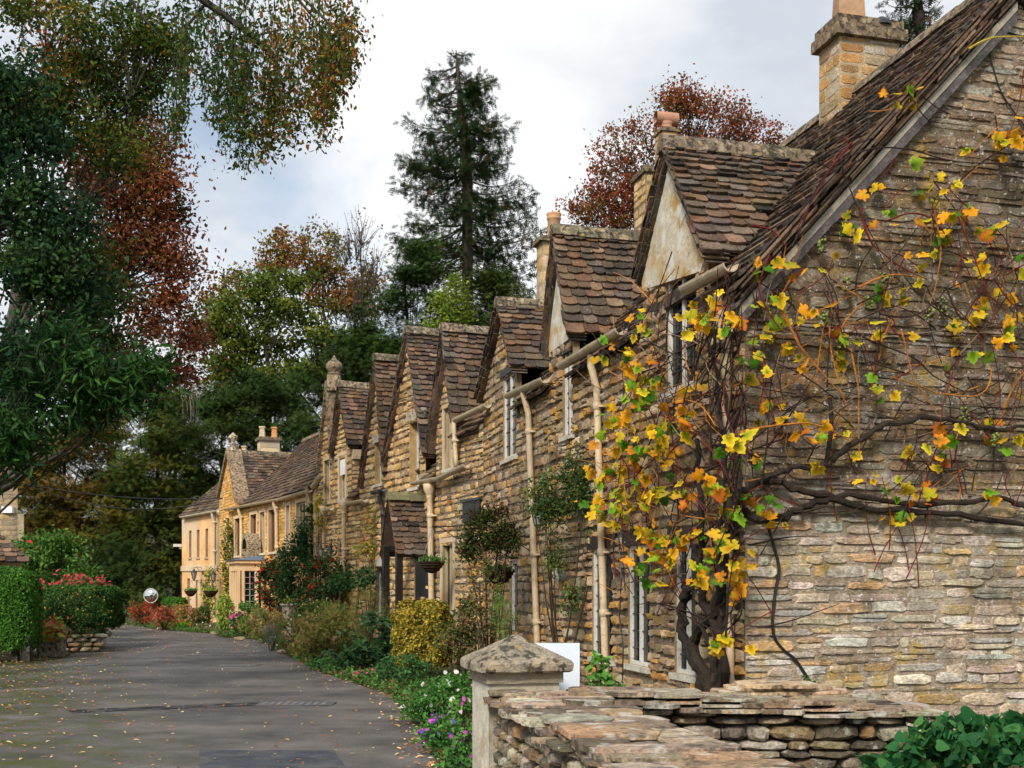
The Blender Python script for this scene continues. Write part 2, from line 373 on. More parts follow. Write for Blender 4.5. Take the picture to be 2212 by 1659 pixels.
def roof_plane(mb, O, U, S, poly, holes=(), e=(.2, .1), w=(.2, .34), th=.028, cols=TCOL, lift=.0):
    """stone tiles laid in courses, large at the eaves and small at the ridge"""
    O, U, S = (np.array(x, float) for x in (O, U, S)); U /= np.linalg.norm(U); S /= np.linalg.norm(S)
    N = np.cross(U, S); N = N if N[2] > 0 else -N
    s0 = min(p[1] for p in poly); s1 = max(p[1] for p in poly); s = s0
    P = lambda a, b, c: O+U*a+S*b+N*(c+lift)
    while s < s1-.02:
        t = (s-s0)/max(.01, s1-s0); ex = e[0]*(1-t)+e[1]*t; ex = min(ex, s1-s)
        sc = .65+.35*(1-t)
        for a, b in scan(poly, holes, s+ex/2):
            mb.add([P(a, s, -.03), P(b, s, -.03), P(b, s+ex, -.03), P(a, s+ex, -.03)], [(0, 1, 2, 3)], (.10, .07, .05))
            x = a-R.uniform(0, .1)
            while x < b-.02:
                ww = R.uniform(*w)*sc; x1 = min(x+ww, b+.02); xx = max(x, a-.02)
                if x1-xx < .05: x = x1; continue
                g = .004; j = R.uniform(-.02, .02); t1 = th*R.uniform(.7, 1.5); sk = R.uniform(-.012, .012); q = (x1-xx)*.16
                lo = [(xx+g, s+ex*.12+j), (xx+g+q*R.uniform(.4, 1), s+j-.003), ((xx+x1)/2, s+j-.01+R.uniform(-.008, .008)), (x1-g-q*R.uniform(.4, 1), s+j+sk), (x1-g, s+ex*.12+j+sk)]
                vs = [P(xx+g, s+ex*1.3, .0), P(x1-g, s+ex*1.3, .0)]+[P(p[0], p[1], t1+.012+R.uniform(-.003, .005)) for p in lo]+[P(p[0], p[1], .002) for p in lo]
                fs = [(0, 2, 3, 4, 5, 6, 1)]+[(2+k, 7+k, 8+k, 3+k) for k in range(4)]+[(0, 7, 2), (1, 6, 11)]
                mb.add(vs, fs, jit(R.choice(cols), .25))
                x = x1
        s += ex
# ---------------------------------------------------------------- the row of cottages
CREAM = (.56, .43, .27); GUT = (.46, .38, .26); FRAME = (.62, .61, .56)
ST_A = [(.36, .235, .12), (.30, .21, .125), (.42, .31, .19), (.25, .18, .11), (.44, .35, .24), (.46, .25, .08)]
MO_A = (.20, .155, .11)
ST_B = [(.58, .38, .17), (.52, .36, .19), (.62, .44, .23), (.45, .30, .15), (.60, .36, .13)]
MO_B = (.27, .19, .11)
ST_O = [(.68, .36, .08), (.62, .34, .10), (.72, .42, .13), (.55, .28, .06), (.66, .44, .2)]
MO_O = (.50, .31, .12)
def window(par, fr, u0, u1, z0, z1, recess=.13, lights=2, rows=6, fc=FRAME, surround=None, lintel=None, sill=(.5, .46, .38), rev=(.27, .2, .12), open_=False, sproud=.03, sw=.1, mw=.035, lead=True, label=None):
    mb = MB(); b = .045; v0 = -recess; v1 = v0+.045
    for a in ((u0, u0+b, z0, z1), (u1-b, u1, z0, z1), (u0+b, u1-b, z0, z0+b), (u0+b, u1-b, z1-b, z1)):
        mb.box((a[0], v0, a[2]), (a[1], v1, a[3]), fr, fc)
    for i in range(1, lights):
        uu = u0+(u1-u0)*i/lights; mb.box((uu-mw/2, v0, z0+b), (uu+mw/2, v1+.004, z1-b), fr, fc)
    lc = (.03, .035, .04)
    if lead:
        for r in range(1, rows):
            zz = z0+(z1-z0)*r/rows; mb.box((u0+b, v0+.012, zz-.006), (u1-b, v0+.026, zz+.006), fr, lc)
        for i in range(lights):
            for k in (1,):
                uu = u0+(u1-u0)*(i+k/2)/lights; mb.box((uu-.004, v0+.013, z0+b), (uu+.004, v0+.024, z1-b), fr, lc)
    w = mb.build('window', 'paint', par)
    if label: w['label'] = label
    g = MB(); g.add([fr.p(u0, v0+.008, z0), fr.p(u1, v0+.008, z0), fr.p(u1, v0+.008, z1), fr.p(u0, v0+.008, z1)], [(0, 1, 2, 3)]); g.build('pane', 'glass', w)
    r = MB()
    k = .03
    for a in ((u0-k, u0, z0-k, z1+k), (u1, u1+k, z0-k, z1+k)): r.box((a[0], v0-.02, a[2]), (a[1], .006, a[3]), fr, rev)
    r.box((u0, v0-.02, z0-k), (u1, .006, z0), fr, rev); r.box((u0, v0-.02, z1), (u1, .006, z1+k), fr, rev)
    if surround:
        s = sw
        for a in ((u0-s, u0-.002, z0, z1), (u1+.002, u1+s, z0, z1)): r.box((a[0], -.05, a[2]), (a[1], sproud, a[3]), fr, jit(surround, .08))
        r.box((u0-s-.02, -.05, z1+.002), (u1+s+.02, sproud+.004, z1+s), fr, jit(surround, .08))
    r.build('window_reveal', 'stone' if not surround else 'ashlar', w)
    if sill:
        s = MB(); s.box((u0-.08, -.10, z0-.07), (u1+.08, .055, z0-.003), fr, sill); s.build('sill', 'fillet', w)
    if lintel:
        mt, c, h = lintel; s = MB(); s.box((u0-.16, -.08, z1+.004), (u1+.16, .038, z1+h), fr, c); s.build('lintel', mt, w)
    if open_:
        s = MB(); s.box((u0, .0, z1-.5), (u1-.1, .02, z1-.1), fr, (.8, .8, .78)); s.build('open_casement', 'white', w)
    return w
def gutter(par, fr, a, b, v=.17, r=.082, col=GUT):
    (u0, z0), (u1, z1) = fr.hit(*a, v), fr.hit(*b, v)
    if u0 > u1: u0, z0, u1, z1 = u1, z1, u0, z0
    mb = MB(); n = 9; sec = [(math.cos(math.pi*k/n)*r, -math.sin(math.pi*k/n)*r) for k in range(n+1)]+[(math.cos(math.pi*k/n)*(r-.012), -math.sin(math.pi*k/n)*(r-.012)+.002) for k in range(n, -1, -1)]
    m = len(sec); vs = [fr.p(u0, v+x, z0+y) for x, y in sec]+[fr.p(u1, v+x, z1+y) for x, y in sec]
    mb.add(vs, [(k, (k+1) % m, m+(k+1) % m, m+k) for k in range(m)]+[tuple(range(m)), tuple(range(m, 2*m))], col)
    k = u0+.35
    while k < u1:                                     # unions and their collars
        t = (k-u0)/(u1-u0); zz = z0+(z1-z0)*t; R2 = r+.008
        vs = [fr.p(k+q, v+math.cos(math.pi*j/n)*R2, zz-math.sin(math.pi*j/n)*R2+.003) for q in (-.03, .03) for j in range(n+1)]
        mb.add(vs, [(j, j+1, n+2+j, n+1+j) for j in range(n)], jit(col, .05)); k += R.uniform(.7, 1.1)
    return mb.build('gutter', 'paint', par)
def downpipe(par, fr, u_top, z_top, u_bot, z_bot, v=.09, r=.044, col=CREAM, neck=True, vg=.17, hopper=False, joints=None, name='downpipe'):
    mb = MB(); pts = []
    if neck: pts += [(u_top, vg, z_top), (u_top, vg, z_top-.14), (u_top, vg-.02, z_top-.2), (u_top, v+.02, z_top-.36), (u_top, v, z_top-.42)]
    else: pts += [(u_top, v, z_top)]
    ze = pts[-1][2]; n = 8
    for i in range(1, n+1): t = i/n; pts.append((u_top+(u_bot-u_top)*t, v, ze+(z_bot-ze)*t))
    mb.tube([fr.p(*p) for p in pts], r, 10, col)
    for z in (joints or [ze-.02, ze-1.2, ze-2.6]):
        if z < z_bot+.1: continue
        t = (z-ze)/(z_bot-ze) if z_bot != ze else 0; uu = u_top+(u_bot-u_top)*t
        mb.tube([fr.p(uu, v, z-.05), fr.p(uu, v, z-.045), fr.p(uu, v, z+.045), fr.p(uu, v, z+.05)], [r, r+.012, r+.012, r], 10, jit(col, .05))
        mb.box((uu-r-.035, .0, z-.015), (uu+r+.035, v, z+.015), fr, col)
    if hopper: mb.tube([fr.p(u_top, v, z_top-.28), fr.p(u_top, v, z_top-.2), fr.p(u_top, v+.01, z_top-.1), fr.p(u_top, v+.01, z_top+.02)], [r, r+.02, r+.06, r+.07], 10, col)
    return mb.build(name, 'paint', par, smooth=True)
def caps(mb, p0, p1, w=.13, h=.15, L=.42, col=(.17, .14, .10)):
    p0, p1 = np.array(p0, float), np.array(p1, float); d = p1-p0; T = np.linalg.norm(d); d /= T; up = np.array((0, 0, 1.0)); sd = unit(np.cross(d, up)[None])[0]
    x = 0
    while x < T-.01:
        l = min(L*R.uniform(.8, 1.2), T-x); c = jit(col, .25); sec = [(-w, -h), (-w*.75, -h*.3), (-w*.35, .03), (w*.35, .03), (w*.75, -h*.3), (w, -h)]
        k = R.uniform(.94, 1.06); dz = R.uniform(-.008, .012)
        vs = [p0+d*(x+q)+sd*a*k+up*(b*k+dz) for q in (.004, l-.004) for a, b in sec]
        mb.add(vs, [(i, (i+1) % 6, 6+(i+1) % 6, 6+i) for i in range(6)]+[tuple(range(6)), tuple(range(6, 12))], c); x += l
def gable_roof(par, fr, Rp, Ap, Lp, ze, tan, over=.10, drop=.12, name='dormer_roof', e=(.17, .10), barge=None, near_front=None, ridge_back=None, w=(.2, .34), cope=None, cols=TCOL):
    """roof of a gable in the facade plane: Rp near foot, Ap apex, Lp far foot, each (u, z); ze/tan the main slope it dies into"""
    mb = MB(); nrm = fr.n
    for foot, sgn in ((Rp, -1), (Lp, 1)):
        du, dz = Ap[0]-foot[0], Ap[1]-foot[1]; L = math.hypot(du, dz); cu, cz = du/L, dz/L
        fu, fz = foot[0]-cu*drop, foot[1]-cz*drop; L += drop
        O = fr.p(fu+sgn*.02, over, fz+.02); U = (-nrm[0], -nrm[1], 0); S = (fr.d[0]*cu, fr.d[1]*cu, cz)
        back = lambda z: over+max(0.02, (z-ze)/tan)
        m = 6; poly = [(0, 0)]+[(0, L)]
        for k in range(m, -1, -1): poly.append((back(fz+cz*L*k/m), L*k/m))
        roof_plane(mb, O, U, S, poly, e=e, w=w, cols=cols)
    for foot in (Rp, Lp):                              # ragged edges of the courses along the verge
        du, dz = Ap[0]-foot[0], Ap[1]-foot[1]; L = math.hypot(du, dz); cu, cz = du/L, dz/L; nx, nz = -cz, cu
        if nz < 0: nx, nz = -nx, -nz
        s = -drop
        while s < L-.05:
            l = R.uniform(.10, .2)
            for k in range(3):
                o0 = .012-k*.034; a = s-k*.03; b_ = min(L, s+l+.06); t_ = R.uniform(.018, .028)
                q = [(foot[0]+cu*a+nx*(o0+.012), foot[1]+cz*a+nz*(o0+.012)), (foot[0]+cu*b_+nx*(o0-.012), foot[1]+cz*b_+nz*(o0-.012)), (foot[0]+cu*b_+nx*(o0-.012-t_), foot[1]+cz*b_+nz*(o0-.012-t_)), (foot[0]+cu*a+nx*(o0+.012-t_), foot[1]+cz*a+nz*(o0+.012-t_))]
                va = over+.012+R.uniform(-.02, .03)-k*.03; V = [fr.p(x, va, z) for x, z in q]+[fr.p(x, over-.3, z) for x, z in q]
                mb.add(V, [(0, 1, 2, 3), (4, 5, 6, 7), (0, 1, 5, 4), (2, 3, 7, 6), (1, 2, 6, 5), (3, 0, 4, 7)], jit(R.choice(cols), .3))
            s += l
    zb = (Ap[1]-ze)/tan
    o = mb.build(name, 'tile', par)
    c = MB(); caps(c, fr.p(Ap[0], over+.03, Ap[1]+.07), fr.p(Ap[0], -zb if ridge_back is None else -ridge_back, Ap[1]+.07)); c.build('ridge_cap', 'cap', o)
    if barge:
        b = MB()
        for foot in (Rp, Lp):
            du, dz = Ap[0]-foot[0], Ap[1]-foot[1]; L = math.hypot(du, dz); nx, nz = -dz/L, du/L
            if nz < 0: nx, nz = -nx, -nz
            q = .035
            vs = [(foot[0]+nx*.0, foot[1]+nz*.0), (Ap[0], Ap[1]), (Ap[0]-nx*.0, Ap[1]-.11), (foot[0]-nx*q, foot[1]-nz*q)]
            V = [fr.p(a, .07, z) for a, z in vs]+[fr.p(a, .03, z) for a, z in vs]
            b.add(V, [(0, 1, 2, 3), (4, 5, 6, 7), (0, 1, 5, 4), (2, 3, 7, 6), (1, 2, 6, 5), (3, 0, 4, 7)], barge)
        b.build('bargeboard', 'paint', o)
    if cope:
        k = MB()
        for foot in (Rp, Lp):
            N = 6
            for i in range(N):
                t0, t1 = i/N, (i+.985)/N; a0 = (foot[0]+(Ap[0]-foot[0])*t0, foot[1]+(Ap[1]-foot[1])*t0); a1 = (foot[0]+(Ap[0]-foot[0])*t1, foot[1]+(Ap[1]-foot[1])*t1)
                vs = [fr.p(a0[0], .12, a0[1]-.02), fr.p(a1[0], .12, a1[1]-.02), fr.p(a1[0], .12, a1[1]+.16), fr.p(a0[0], .12, a0[1]+.16)]
                vs += [fr.p(a0[0], -cope, a0[1]-.02), fr.p(a1[0], -cope, a1[1]-.02), fr.p(a1[0], -cope, a1[1]+.16), fr.p(a0[0], -cope, a0[1]+.16)]
                k.add(vs, [(0, 1, 2, 3), (4, 5, 6, 7), (0, 1, 5, 4), (2, 3, 7, 6), (1, 2, 6, 5), (3, 0, 4, 7)], jit((.27, .2, .13), .2))
        k.build('parapet_coping', 'cap', o)
    return o
def main_roof(par, fr, u0, u1, ze, tan, t, holes=(), over=.13, e=(.2, .11), cols=TCOL, name='roof', ridge=True, w=(.2, .34), near_over=0.0, far=True, mat='tile', sag=None):
    mb = MB(); c = 1/math.sqrt(1+tan*tan); L = (t+over)/c; n = fr.n
    O = fr.p(u0-near_over, over, ze-over*tan); S = (-n[0]*c, -n[1]*c, tan*c)
    W_ = u1-u0+near_over
    hs = [(a-u0+near_over, -1, b-u0+near_over, s) for a, b, s in holes]
    roof_plane(mb, O, (fr.d[0], fr.d[1], 0), S, [(0, 0), (W_, 0), (W_, L), (0, L)], hs, e=e, cols=cols, w=w)
    zr = ze+tan*t
    if far:                                            # the slope on the far side and the underside
        vs = [fr.p(u0-near_over, -t, zr), fr.p(u1, -t, zr), fr.p(u1, -2*t-.1, ze-.1*tan), fr.p(u0-near_over, -2*t-.1, ze-.1*tan)]
        vs += [(x, y, z-.06) for x, y, z in vs]
        mb.add(vs, [(0, 1, 2, 3), (4, 5, 6, 7), (0, 1, 5, 4), (2, 3, 7, 6), (1, 2, 6, 5), (3, 0, 4, 7)], (.08, .055, .045))
    o = mb.build(name, mat, par)
    if ridge:
        cb = MB(); caps(cb, fr.p(u0-near_over, -t, zr+.07), fr.p(u1, -t, zr+.07), .15, .13, .45, (.2, .16, .11)); cb.build('ridge_cap', 'cap', o)
    return o
def wall(par, fr, poly, holes, cols, mort, mat, hr=(.08, .14), wr=(.10, .24), back=5.8, name='wall', **kw):
    mb = MB(); stone_wall(mb, fr, poly, holes, hr, wr, cols, mort, **kw)
    us = [p[0] for p in poly]; u0, u1 = min(us), max(us); zt = 3.8
    # inner leaf behind the face (seen through nothing, stops light) and the rear wall
    rb = MB(); rb.box((u0, -back-.1, 0), (u1, -back, zt), fr, mort); rb.build('rear_wall', mat, par)
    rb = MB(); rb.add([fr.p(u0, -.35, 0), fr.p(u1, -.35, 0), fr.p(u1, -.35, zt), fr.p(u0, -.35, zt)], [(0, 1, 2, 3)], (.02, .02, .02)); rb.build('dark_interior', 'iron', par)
    return mb.build(name, mat, par)
def chimney(par, c, fr, w, d, z0, z1, mat='stone', cols=ST_A, mort=MO_A, hr=(.14, .26), wr=(.2, .38), cap=(.09, .14), pots=(), capcol=(.2, .15, .1), dp=(.004, .012), name='chimney'):
    """w runs across the picture (along -n), d along the row; c = (x, y) centre"""
    c = np.array(c, float); d_, n_ = fr.d, fr.n
    mb = MB()
    f1 = Frame(c-d_*d/2+n_*w/2, -n_, -d_); f2 = Frame(c-d_*d/2+n_*w/2, d_, n_)
    f3 = Frame(c+d_*d/2-n_*w/2, n_, d_); f4 = Frame(c+d_*d/2-n_*w/2, -d_, -n_)
    for f, ww in ((f1, w), (f2, d), (f3, w), (f4, d)):
        stone_wall(mb, f, [(0, z0), (ww, z0), (ww, z1), (0, z1)], [], hr, wr, cols, mort, dp=dp, n=8, gap=.01, rug=.04, wave=0)
    o = mb.build(name, mat, par)
    k = MB(); a = cap[0]; h = cap[1]
    f1.o = f1.o
    k.box((-a, -d-a, z1), (w+a, a, z1+h*.55), f1, jit(capcol)); k.box((-a*.55, -d-a*.55, z1+h*.55+.002), (w+a*.55, a*.55, z1+h), f1, jit(capcol))
    k.build('chimney_cap', 'cap', o)
    for (off, kind, r, ph, col) in pots:
        q = c-n_*off; m = MB(); zc = z1+h
        if kind == 'round': m.lathe((q[0], q[1], zc), [(r*1.15, 0), (r*1.05, .05), (r, .08), (r*.95, ph*.75), (r*1.1, ph*.78), (r*1.1, ph*.83), (r*.98, ph*.86), (r*1.15, ph*.95), (r*1.15, ph), (r*.8, ph), (r*.78, ph*.8)], 16, col)
        elif kind == 'square': m.lathe((q[0], q[1], zc), [(r*1.3, 0), (r*1.25, .06), (r*1.05, ph*.8), (r*1.1, ph*.82), (r*1.4, ph*.86), (r*1.4, ph*.95), (r*1.2, ph), (r*.8, ph), (r*.8, ph*.9)], 4, col, sq=True)
        elif kind == 'half':
            m.lathe((q[0], q[1], zc), [(r*1.1, 0), (r, .1), (r*1.2, .14)], 12, col)
            pts = [f1.p(w/2-.21, -d/2, zc+.22), f1.p(w/2+.21, -d/2, zc+.22)]; m.tube(pts, .12, 14, col, cap=False); m.tube([np.array(pts[0])+0, np.array(pts[1])+0], .10, 14, jit(col), cap=False)
        m.build('chimney_pot', 'terra', o, smooth=(kind != 'square'))
    return o
TA = 1.07
H = lambda px, py, v=0.0: FA.hit(px, py, v)
Hb = lambda px, py, v=0.0: FB.hit(px, py, v)
uA = lambda px: FA.u(px)
uB = lambda px: FB.u(px)

# ---- cottage by the vine
d1R, d1L, d1A = H(1531, 560), H(1393, 600), H(1457, 325)
d2R, d2L, d2A = H(1239, 715), H(1191, 742), H(1214, 560)
uE1 = uA(1187)
c1 = thing('stone_cottage', 'end stone cottage with the grapevine, two plastered dormers and a tall block chimney', 'house', FA.p(uE1/2, 0, 0))
EA = 4.62
gw = [(uA(1508), .62, uA(1460), 2.05), (uA(1405), .62, uA(1359), 2.05), (uA(1325), .62, uA(1281), 2.05)]
gw = [(a, b, c, d) for a, b, c, d in gw]
w1 = (uA(1507), 3.72, uA(1441), 5.02); w2 = (uA(1238), 3.72, uA(1217), 5.0)
hol = [(a, b-.05, c, d+.16) for a, b, c, d in gw]+[w1, w2]
poly = [(0, 0), (uE1, 0), (uE1, EA), (d2L[0], EA), (d2L[0], d2L[1]), (d2R[0], d2R[1]), (d2R[0], EA), (d1L[0], EA), d1L, d1R, (d1R[0], EA), (0, EA)]
wall(c1, FA, poly, hol, ST_A, MO_A, 'stone', hr=(.09, .19), wr=(.12, .34), rug=.16, dp=(.02, .055), wave=.02)
mb = MB(); GP = [(0, 0), (6.2, 0), (6.2, 4.3), (2.95, 7.72), (0, 4.60)]
ST_G = [(.48, .385, .28), (.42, .33, .23), (.53, .45, .35), (.38, .31, .24), (.50, .34, .18), (.45, .42, .36), (.60, .53, .44), (.46, .38, .29)]
stone_wall(mb, FG, GP, [], (.04, .15), (.12, .60), ST_G, (.33, .26, .185), dp=(.006, .024), n=12, gap=.012, rug=.17, wave=.02)
for i, (v, c) in enumerate(zip(mb.v, mb.c)):            # the upper gable stone is browner and older than the rebuilt foot
    z = v[2]; k = min(1, max(0, (z-2.15)/.5))*(1-min(1, max(0, (z-6.0)/1.0))*.5)
    mb.c[i] = tuple(c[j]*(1-k)+c[j]*(.44, .40, .36)[j]*k for j in range(3))
q = 0; zq = 0
gwall = mb.build('gable_wall', 'gablestone', c1)
hh = [(d1R[0]-.02, d1L[0]+.02, .35), (d2R[0]-.02, d2L[0]+.02, .35)]
r1 = main_roof(c1, FA, 0, uE1, EA, TA, 2.93, hh, near_over=.16, e=(.17, .10))
# verge: edges of the tile courses, mortar fillet, weathered rafter
mb = MB(); vf = Frame(FG.o, FG.d, FG.n); c = 1/math.sqrt(1+TA*TA)
def vq(t0, t1, off0, off1, v0, v1, col, m, mi=0):
    a0, a1 = (t0, EA+TA*t0), (t1, EA+TA*t1)
    P = [(a0[0], a0[1]+off0), (a1[0], a1[1]+off0), (a1[0], a1[1]+off1), (a0[0], a0[1]+off1)]
    V = [FG.p(u, v0, z) for u, z in P]+[FG.p(u, v1, z) for u, z in P]
    m.add(V, [(0, 1, 2, 3), (4, 5, 6, 7), (0, 1, 5, 4), (2, 3, 7, 6), (1, 2, 6, 5), (3, 0, 4, 7)], col)
t = -.16
fb = MB()
while t < 2.9:
    l = R.uniform(.12, .26)
    for k in range(5):
        o = -.03-k*.05+R.uniform(-.015, .012); vq(t+R.uniform(-.05, .05), min(2.95, t+l*R.uniform(1, 2.2)), o-.022, o+R.uniform(.0, .014), .0, .19+R.uniform(-.035, .05)-k*.018, jit(R.choice(TCOL[:6]+[(.22, .15, .09)]), .3), mb)
    t += l
mb.build('verge_tiles', 'tile', r1)
vq(-.1, 2.95, -.38, -.29, .0, .10, (.30, .27, .22), fb); fb.build('verge_mortar', 'fillet', r1)
wb = MB()
for a, b in ((-.1, .9), (.905, 1.9), (1.905, 2.95)): vq(a, b, -.49+R.uniform(-.012, .012), -.385, .0, .085+R.uniform(0, .02), jit((.085, .075, .075)), wb)
wb.build('rafter', 'wood', r1)
vb = MB()
c_back = [(2.95, 7.72), (6.2, 4.25)]
vb.add([FG.p(2.95, .12, 7.6), FG.p(6.3, .12, 4.1), FG.p(6.3, .12, 4.35), FG.p(2.95, .12, 7.85), FG.p(2.95, 0, 7.6), FG.p(6.3, 0, 4.1), FG.p(6.3, 0, 4.35), FG.p(2.95, 0, 7.85)], [(0, 1, 2, 3), (4, 5, 6, 7), (0, 1, 5, 4), (2, 3, 7, 6)], (.1, .07, .05)); vb.build('rear_verge', 'tile', r1)
def plaster_gable(par, fr, Rp, Ap, Lp, lintel=True):
    m = MB(); P = [Rp, (Ap[0], Ap[1]-.05), Lp, (Lp[0]-.05, Lp[1]-.16), (Rp[0]+.1, Rp[1]-.10)]
    vs = [fr.p(u, .05, z) for u, z in P]+[fr.p(u, -.1, z) for u, z in P]; n = 5
    m.add(vs, [tuple(range(n)), tuple(range(n, 2*n))]+[(k, (k+1) % n, n+(k+1) % n, n+k) for k in range(n)], (.50, .45, .35))
    o = m.build('plaster_gable', 'plaster', par)
    b = MB(); b.box((Rp[0]+.1, -.1, Rp[1]-.25), (Lp[0]-.04, .03, Rp[1]-.11), fr, (.05, .035, .025)); b.build('soffit_board', 'wood', o)
plaster_gable(c1, FA, d1R, d1A, d1L); plaster_gable(c1, FA, d2R, d2A, d2L)
gable_roof(c1, FA, (d1R[0]-.14, d1R[1]+.02), (d1A[0], d1A[1]+.05), (d1L[0]+.02, d1L[1]), EA, TA, drop=.02, e=(.15, .085), w=(.16, .32), over=.14)
gable_roof(c1, FA, (d2R[0]-.1, d2R[1]-.05), (d2A[0], H(1210, 505)[1]), (d2L[0]+.08, d2L[1]-.1), EA, TA, drop=.02, e=(.16, .1), w=(.18, .32), over=.14)
for i, (a, b, c_, d) in enumerate(gw): window(c1, FA, a, c_, b, d, recess=.055, rows=7, lintel=('iron', (.018, .015, .013), .17), sill=(.5, .47, .4))
window(c1, FA, w1[0], w1[2], w1[1], w1[3], recess=.06, rows=6, sill=(.55, .52, .46)); window(c1, FA, w2[0], w2[2], w2[1], w2[3], recess=.07, rows=6)
gutter(c1, FA, (1579, 569), (1481, 620)); gutter(c1, FA, (1342, 709), (1213, 787))
downpipe(c1, FA, uA(1590)+.05, 4.42, uA(1598)+.02, .12, r=.05, joints=[4.05, 1.32, .62])
downpipe(c1, FA, uA(1303), H(1300, 770)[1], uA(1325), .05, r=.048, joints=[3.9, 2.0, 1.22])
cf = np.array((4.42, 14.75))
chimney(c1, cf, FA, .84, .5, 6.2, 8.42, cols=[(.42, .24, .09), (.5, .31, .13), (.34, .24, .15), (.44, .38, .3), (.3, .19, .1)], mort=(.42, .32, .2), hr=(.11, .2), wr=(.24, .4), cap=(.075, .26), pots=[(-.15, 'square', .19, .75, (.36, .22, .13))])
u2 = 9.84; q = FA.p(u2, -2.93, 0)
ch = chimney(c1, q[:2], FA, .56, .6, 6.8, 9.05, cols=ST_B, mort=MO_B, cap=(.05, .12))
chimney(c1, FA.p(u2-.05, -3.15, 0)[:2], FA, .30, .35, 9.1, 9.86, cols=[(.45, .27, .13)], mort=(.42, .27, .15), cap=(.04, .08), pots=[(.0, 'half', .11, .3, (.40, .21, .13))], wr=(.3, .4))

# ---- second cottage: stone dormer, then a timber dormer round the bend
d3R, d3L, d3A = H(1117, 782), H(1046, 845), H(1092, 662)
uD = uB(935)
c2 = thing('stone_cottage', 'second stone cottage with black boarded window and a slate-lintelled dormer above the lantern', 'house', FA.p(uAB, 0, 0))
w3 = (uA(1116), 3.75, uA(1088), 5.2); w4 = (uA(1120), .72, uA(1102), 1.98); bd = (uA(1042), H(1020, 1120)[1], uA(1004), H(1020, 1082)[1])
poly = [(uE1, 0), (uAB, 0), (uAB, EA), (d3L[0], EA), d3L, d3A, d3R, (d3R[0], EA), (uE1, EA)]
if d3L[0] > uAB: poly = [(uE1, 0), (d3L[0], 0), d3L, d3A, d3R, (d3R[0], EA), (uE1, EA)]
wall(c2, FA, poly, [w3, w4], ST_A, MO_A, 'stone', hr=(.10, .19), wr=(.15, .34), dp=(.012, .03))
d4R, d4L, d4A = Hb(986, 898), Hb(943, 928), Hb(972, 716)
EB = 3.9
u0b = .12 if d3L[0] > uAB else 0
w5 = (uB(977), Hb(970, 1012)[1], uB(961), Hb(970, 880)[1]); w6 = (uB(980), 1.05, uB(957), 2.42)
poly = [(u0b, 0), (uD, 0), (uD, EB), (d4L[0], EB), d4L, d4A, d4R, (d4R[0], EA), (u0b, EA)]
wall(c2, FB, poly, [w5, w6], ST_A+ST_B, MO_A, 'stone', hr=(.10, .18), wr=(.16, .34), dp=(.012, .03), n=7)
main_roof(c2, FA, uE1, uAB+.3, EA, TA, 2.93, [(d3R[0]-.02, uAB+.3, .4)])
main_roof(c2, FB, .3, d4R[0]+.1, EA, TA, 2.93)
main_roof(c2, FB, d4R[0]+.1, uD, EB, TA, 3.3, [(d4R[0], d4L[0], .5)])
gable_roof(c2, FA, (d3R[0]-.1, d3R[1]-.05), (d3A[0], d3A[1]+.06), (d3L[0]+.02, d3L[1]-.06), EA, TA, drop=.1, over=.16)
gable_roof(c2, FB, (d4R[0]-.12, d4R[1]-.02), (d4A[0], d4A[1]+.06), (d4L[0]+.1, d4L[1]-.3), EB, TA, drop=.12, over=.18)
window(c2, FA, w3[0], w3[2], w3[1], w3[3], recess=.06, rows=6, lintel=('lead', (.05, .055, .05), .13)); window(c2, FA, w4[0], w4[2], w4[1], w4[3], recess=.08, rows=5, lights=1)
window(c2, FB, w5[0], w5[2], w5[1], w5[3], recess=.08, rows=4, lights=2, fc=(.42, .33, .2), surround=(.52, .42, .28), sw=.08, mw=.09, lead=False)
window(c2, FB, w6[0], w6[2], w6[1], w6[3], recess=.10, rows=4, lights=2, fc=(.42, .34, .22), surround=(.5, .42, .3), mw=.1, lead=False)
mb = MB(); mb.box((bd[0], .0, bd[1]), (bd[2], .06, bd[3]), FA if bd[2] < uAB else FB, (.012, .013, .015))
bb = MB(); f_ = FB; x0, x1 = uB(1041), uB(1004); z0, z1 = Hb(1020, 1128)[1], Hb(1020, 1083)[1]
bb.box((x0, -.02, z0), (x1, .05, z1), f_, (.012, .013, .015)); bb.box((x0-.05, .0, z1+.002), (x1+.05, .08, z1+.05), f_, (.03, .03, .03)); bb.build('boarded_opening', 'iron', c2)
gutter(c2, FA, (1178, 816), (1097, 852)); gutter(c2, FB, (1054, 872), (984, 905)); gutter(c2, FB, (1008, 1002), (952, 1029)); gutter(c2, FB, (951, 1030), (893, 1041))
downpipe(c2, FA, uA(1153), H(1153, 835)[1], uA(1176), .05, r=.05, joints=[4.0, 2.05, 1.0])
downpipe(c2, FB, uB(994), Hb(994, 905)[1], uB(1000), Hb(1000, 1008)[1], neck=False, v=.14, joints=[4.4])
downpipe(c2, FB, uB(942), Hb(942, 1048)[1], uB(947), .05, neck=False, v=.14, hopper=True, joints=[3.0, 1.9, .9], r=.06)
q = FA.p(16.6, -2.93, 0); chimney(c2, q[:2], FA, .56, .5, 8.1, 9.75, cols=[(.5, .33, .16), (.46, .36, .24), (.55, .38, .18)], mort=(.4, .3, .18), hr=(.3, .36), wr=(.3, .5), cap=(.1, .13), pots=[(.08, 'round', .16, .62, (.48, .28, .15))], mat='stone')
chimney(c2, q[:2], FA, .68, .6, 6.4, 8.0, cols=ST_B, mort=MO_B, hr=(.07, .12), wr=(.12, .3), cap=(.09, .12))

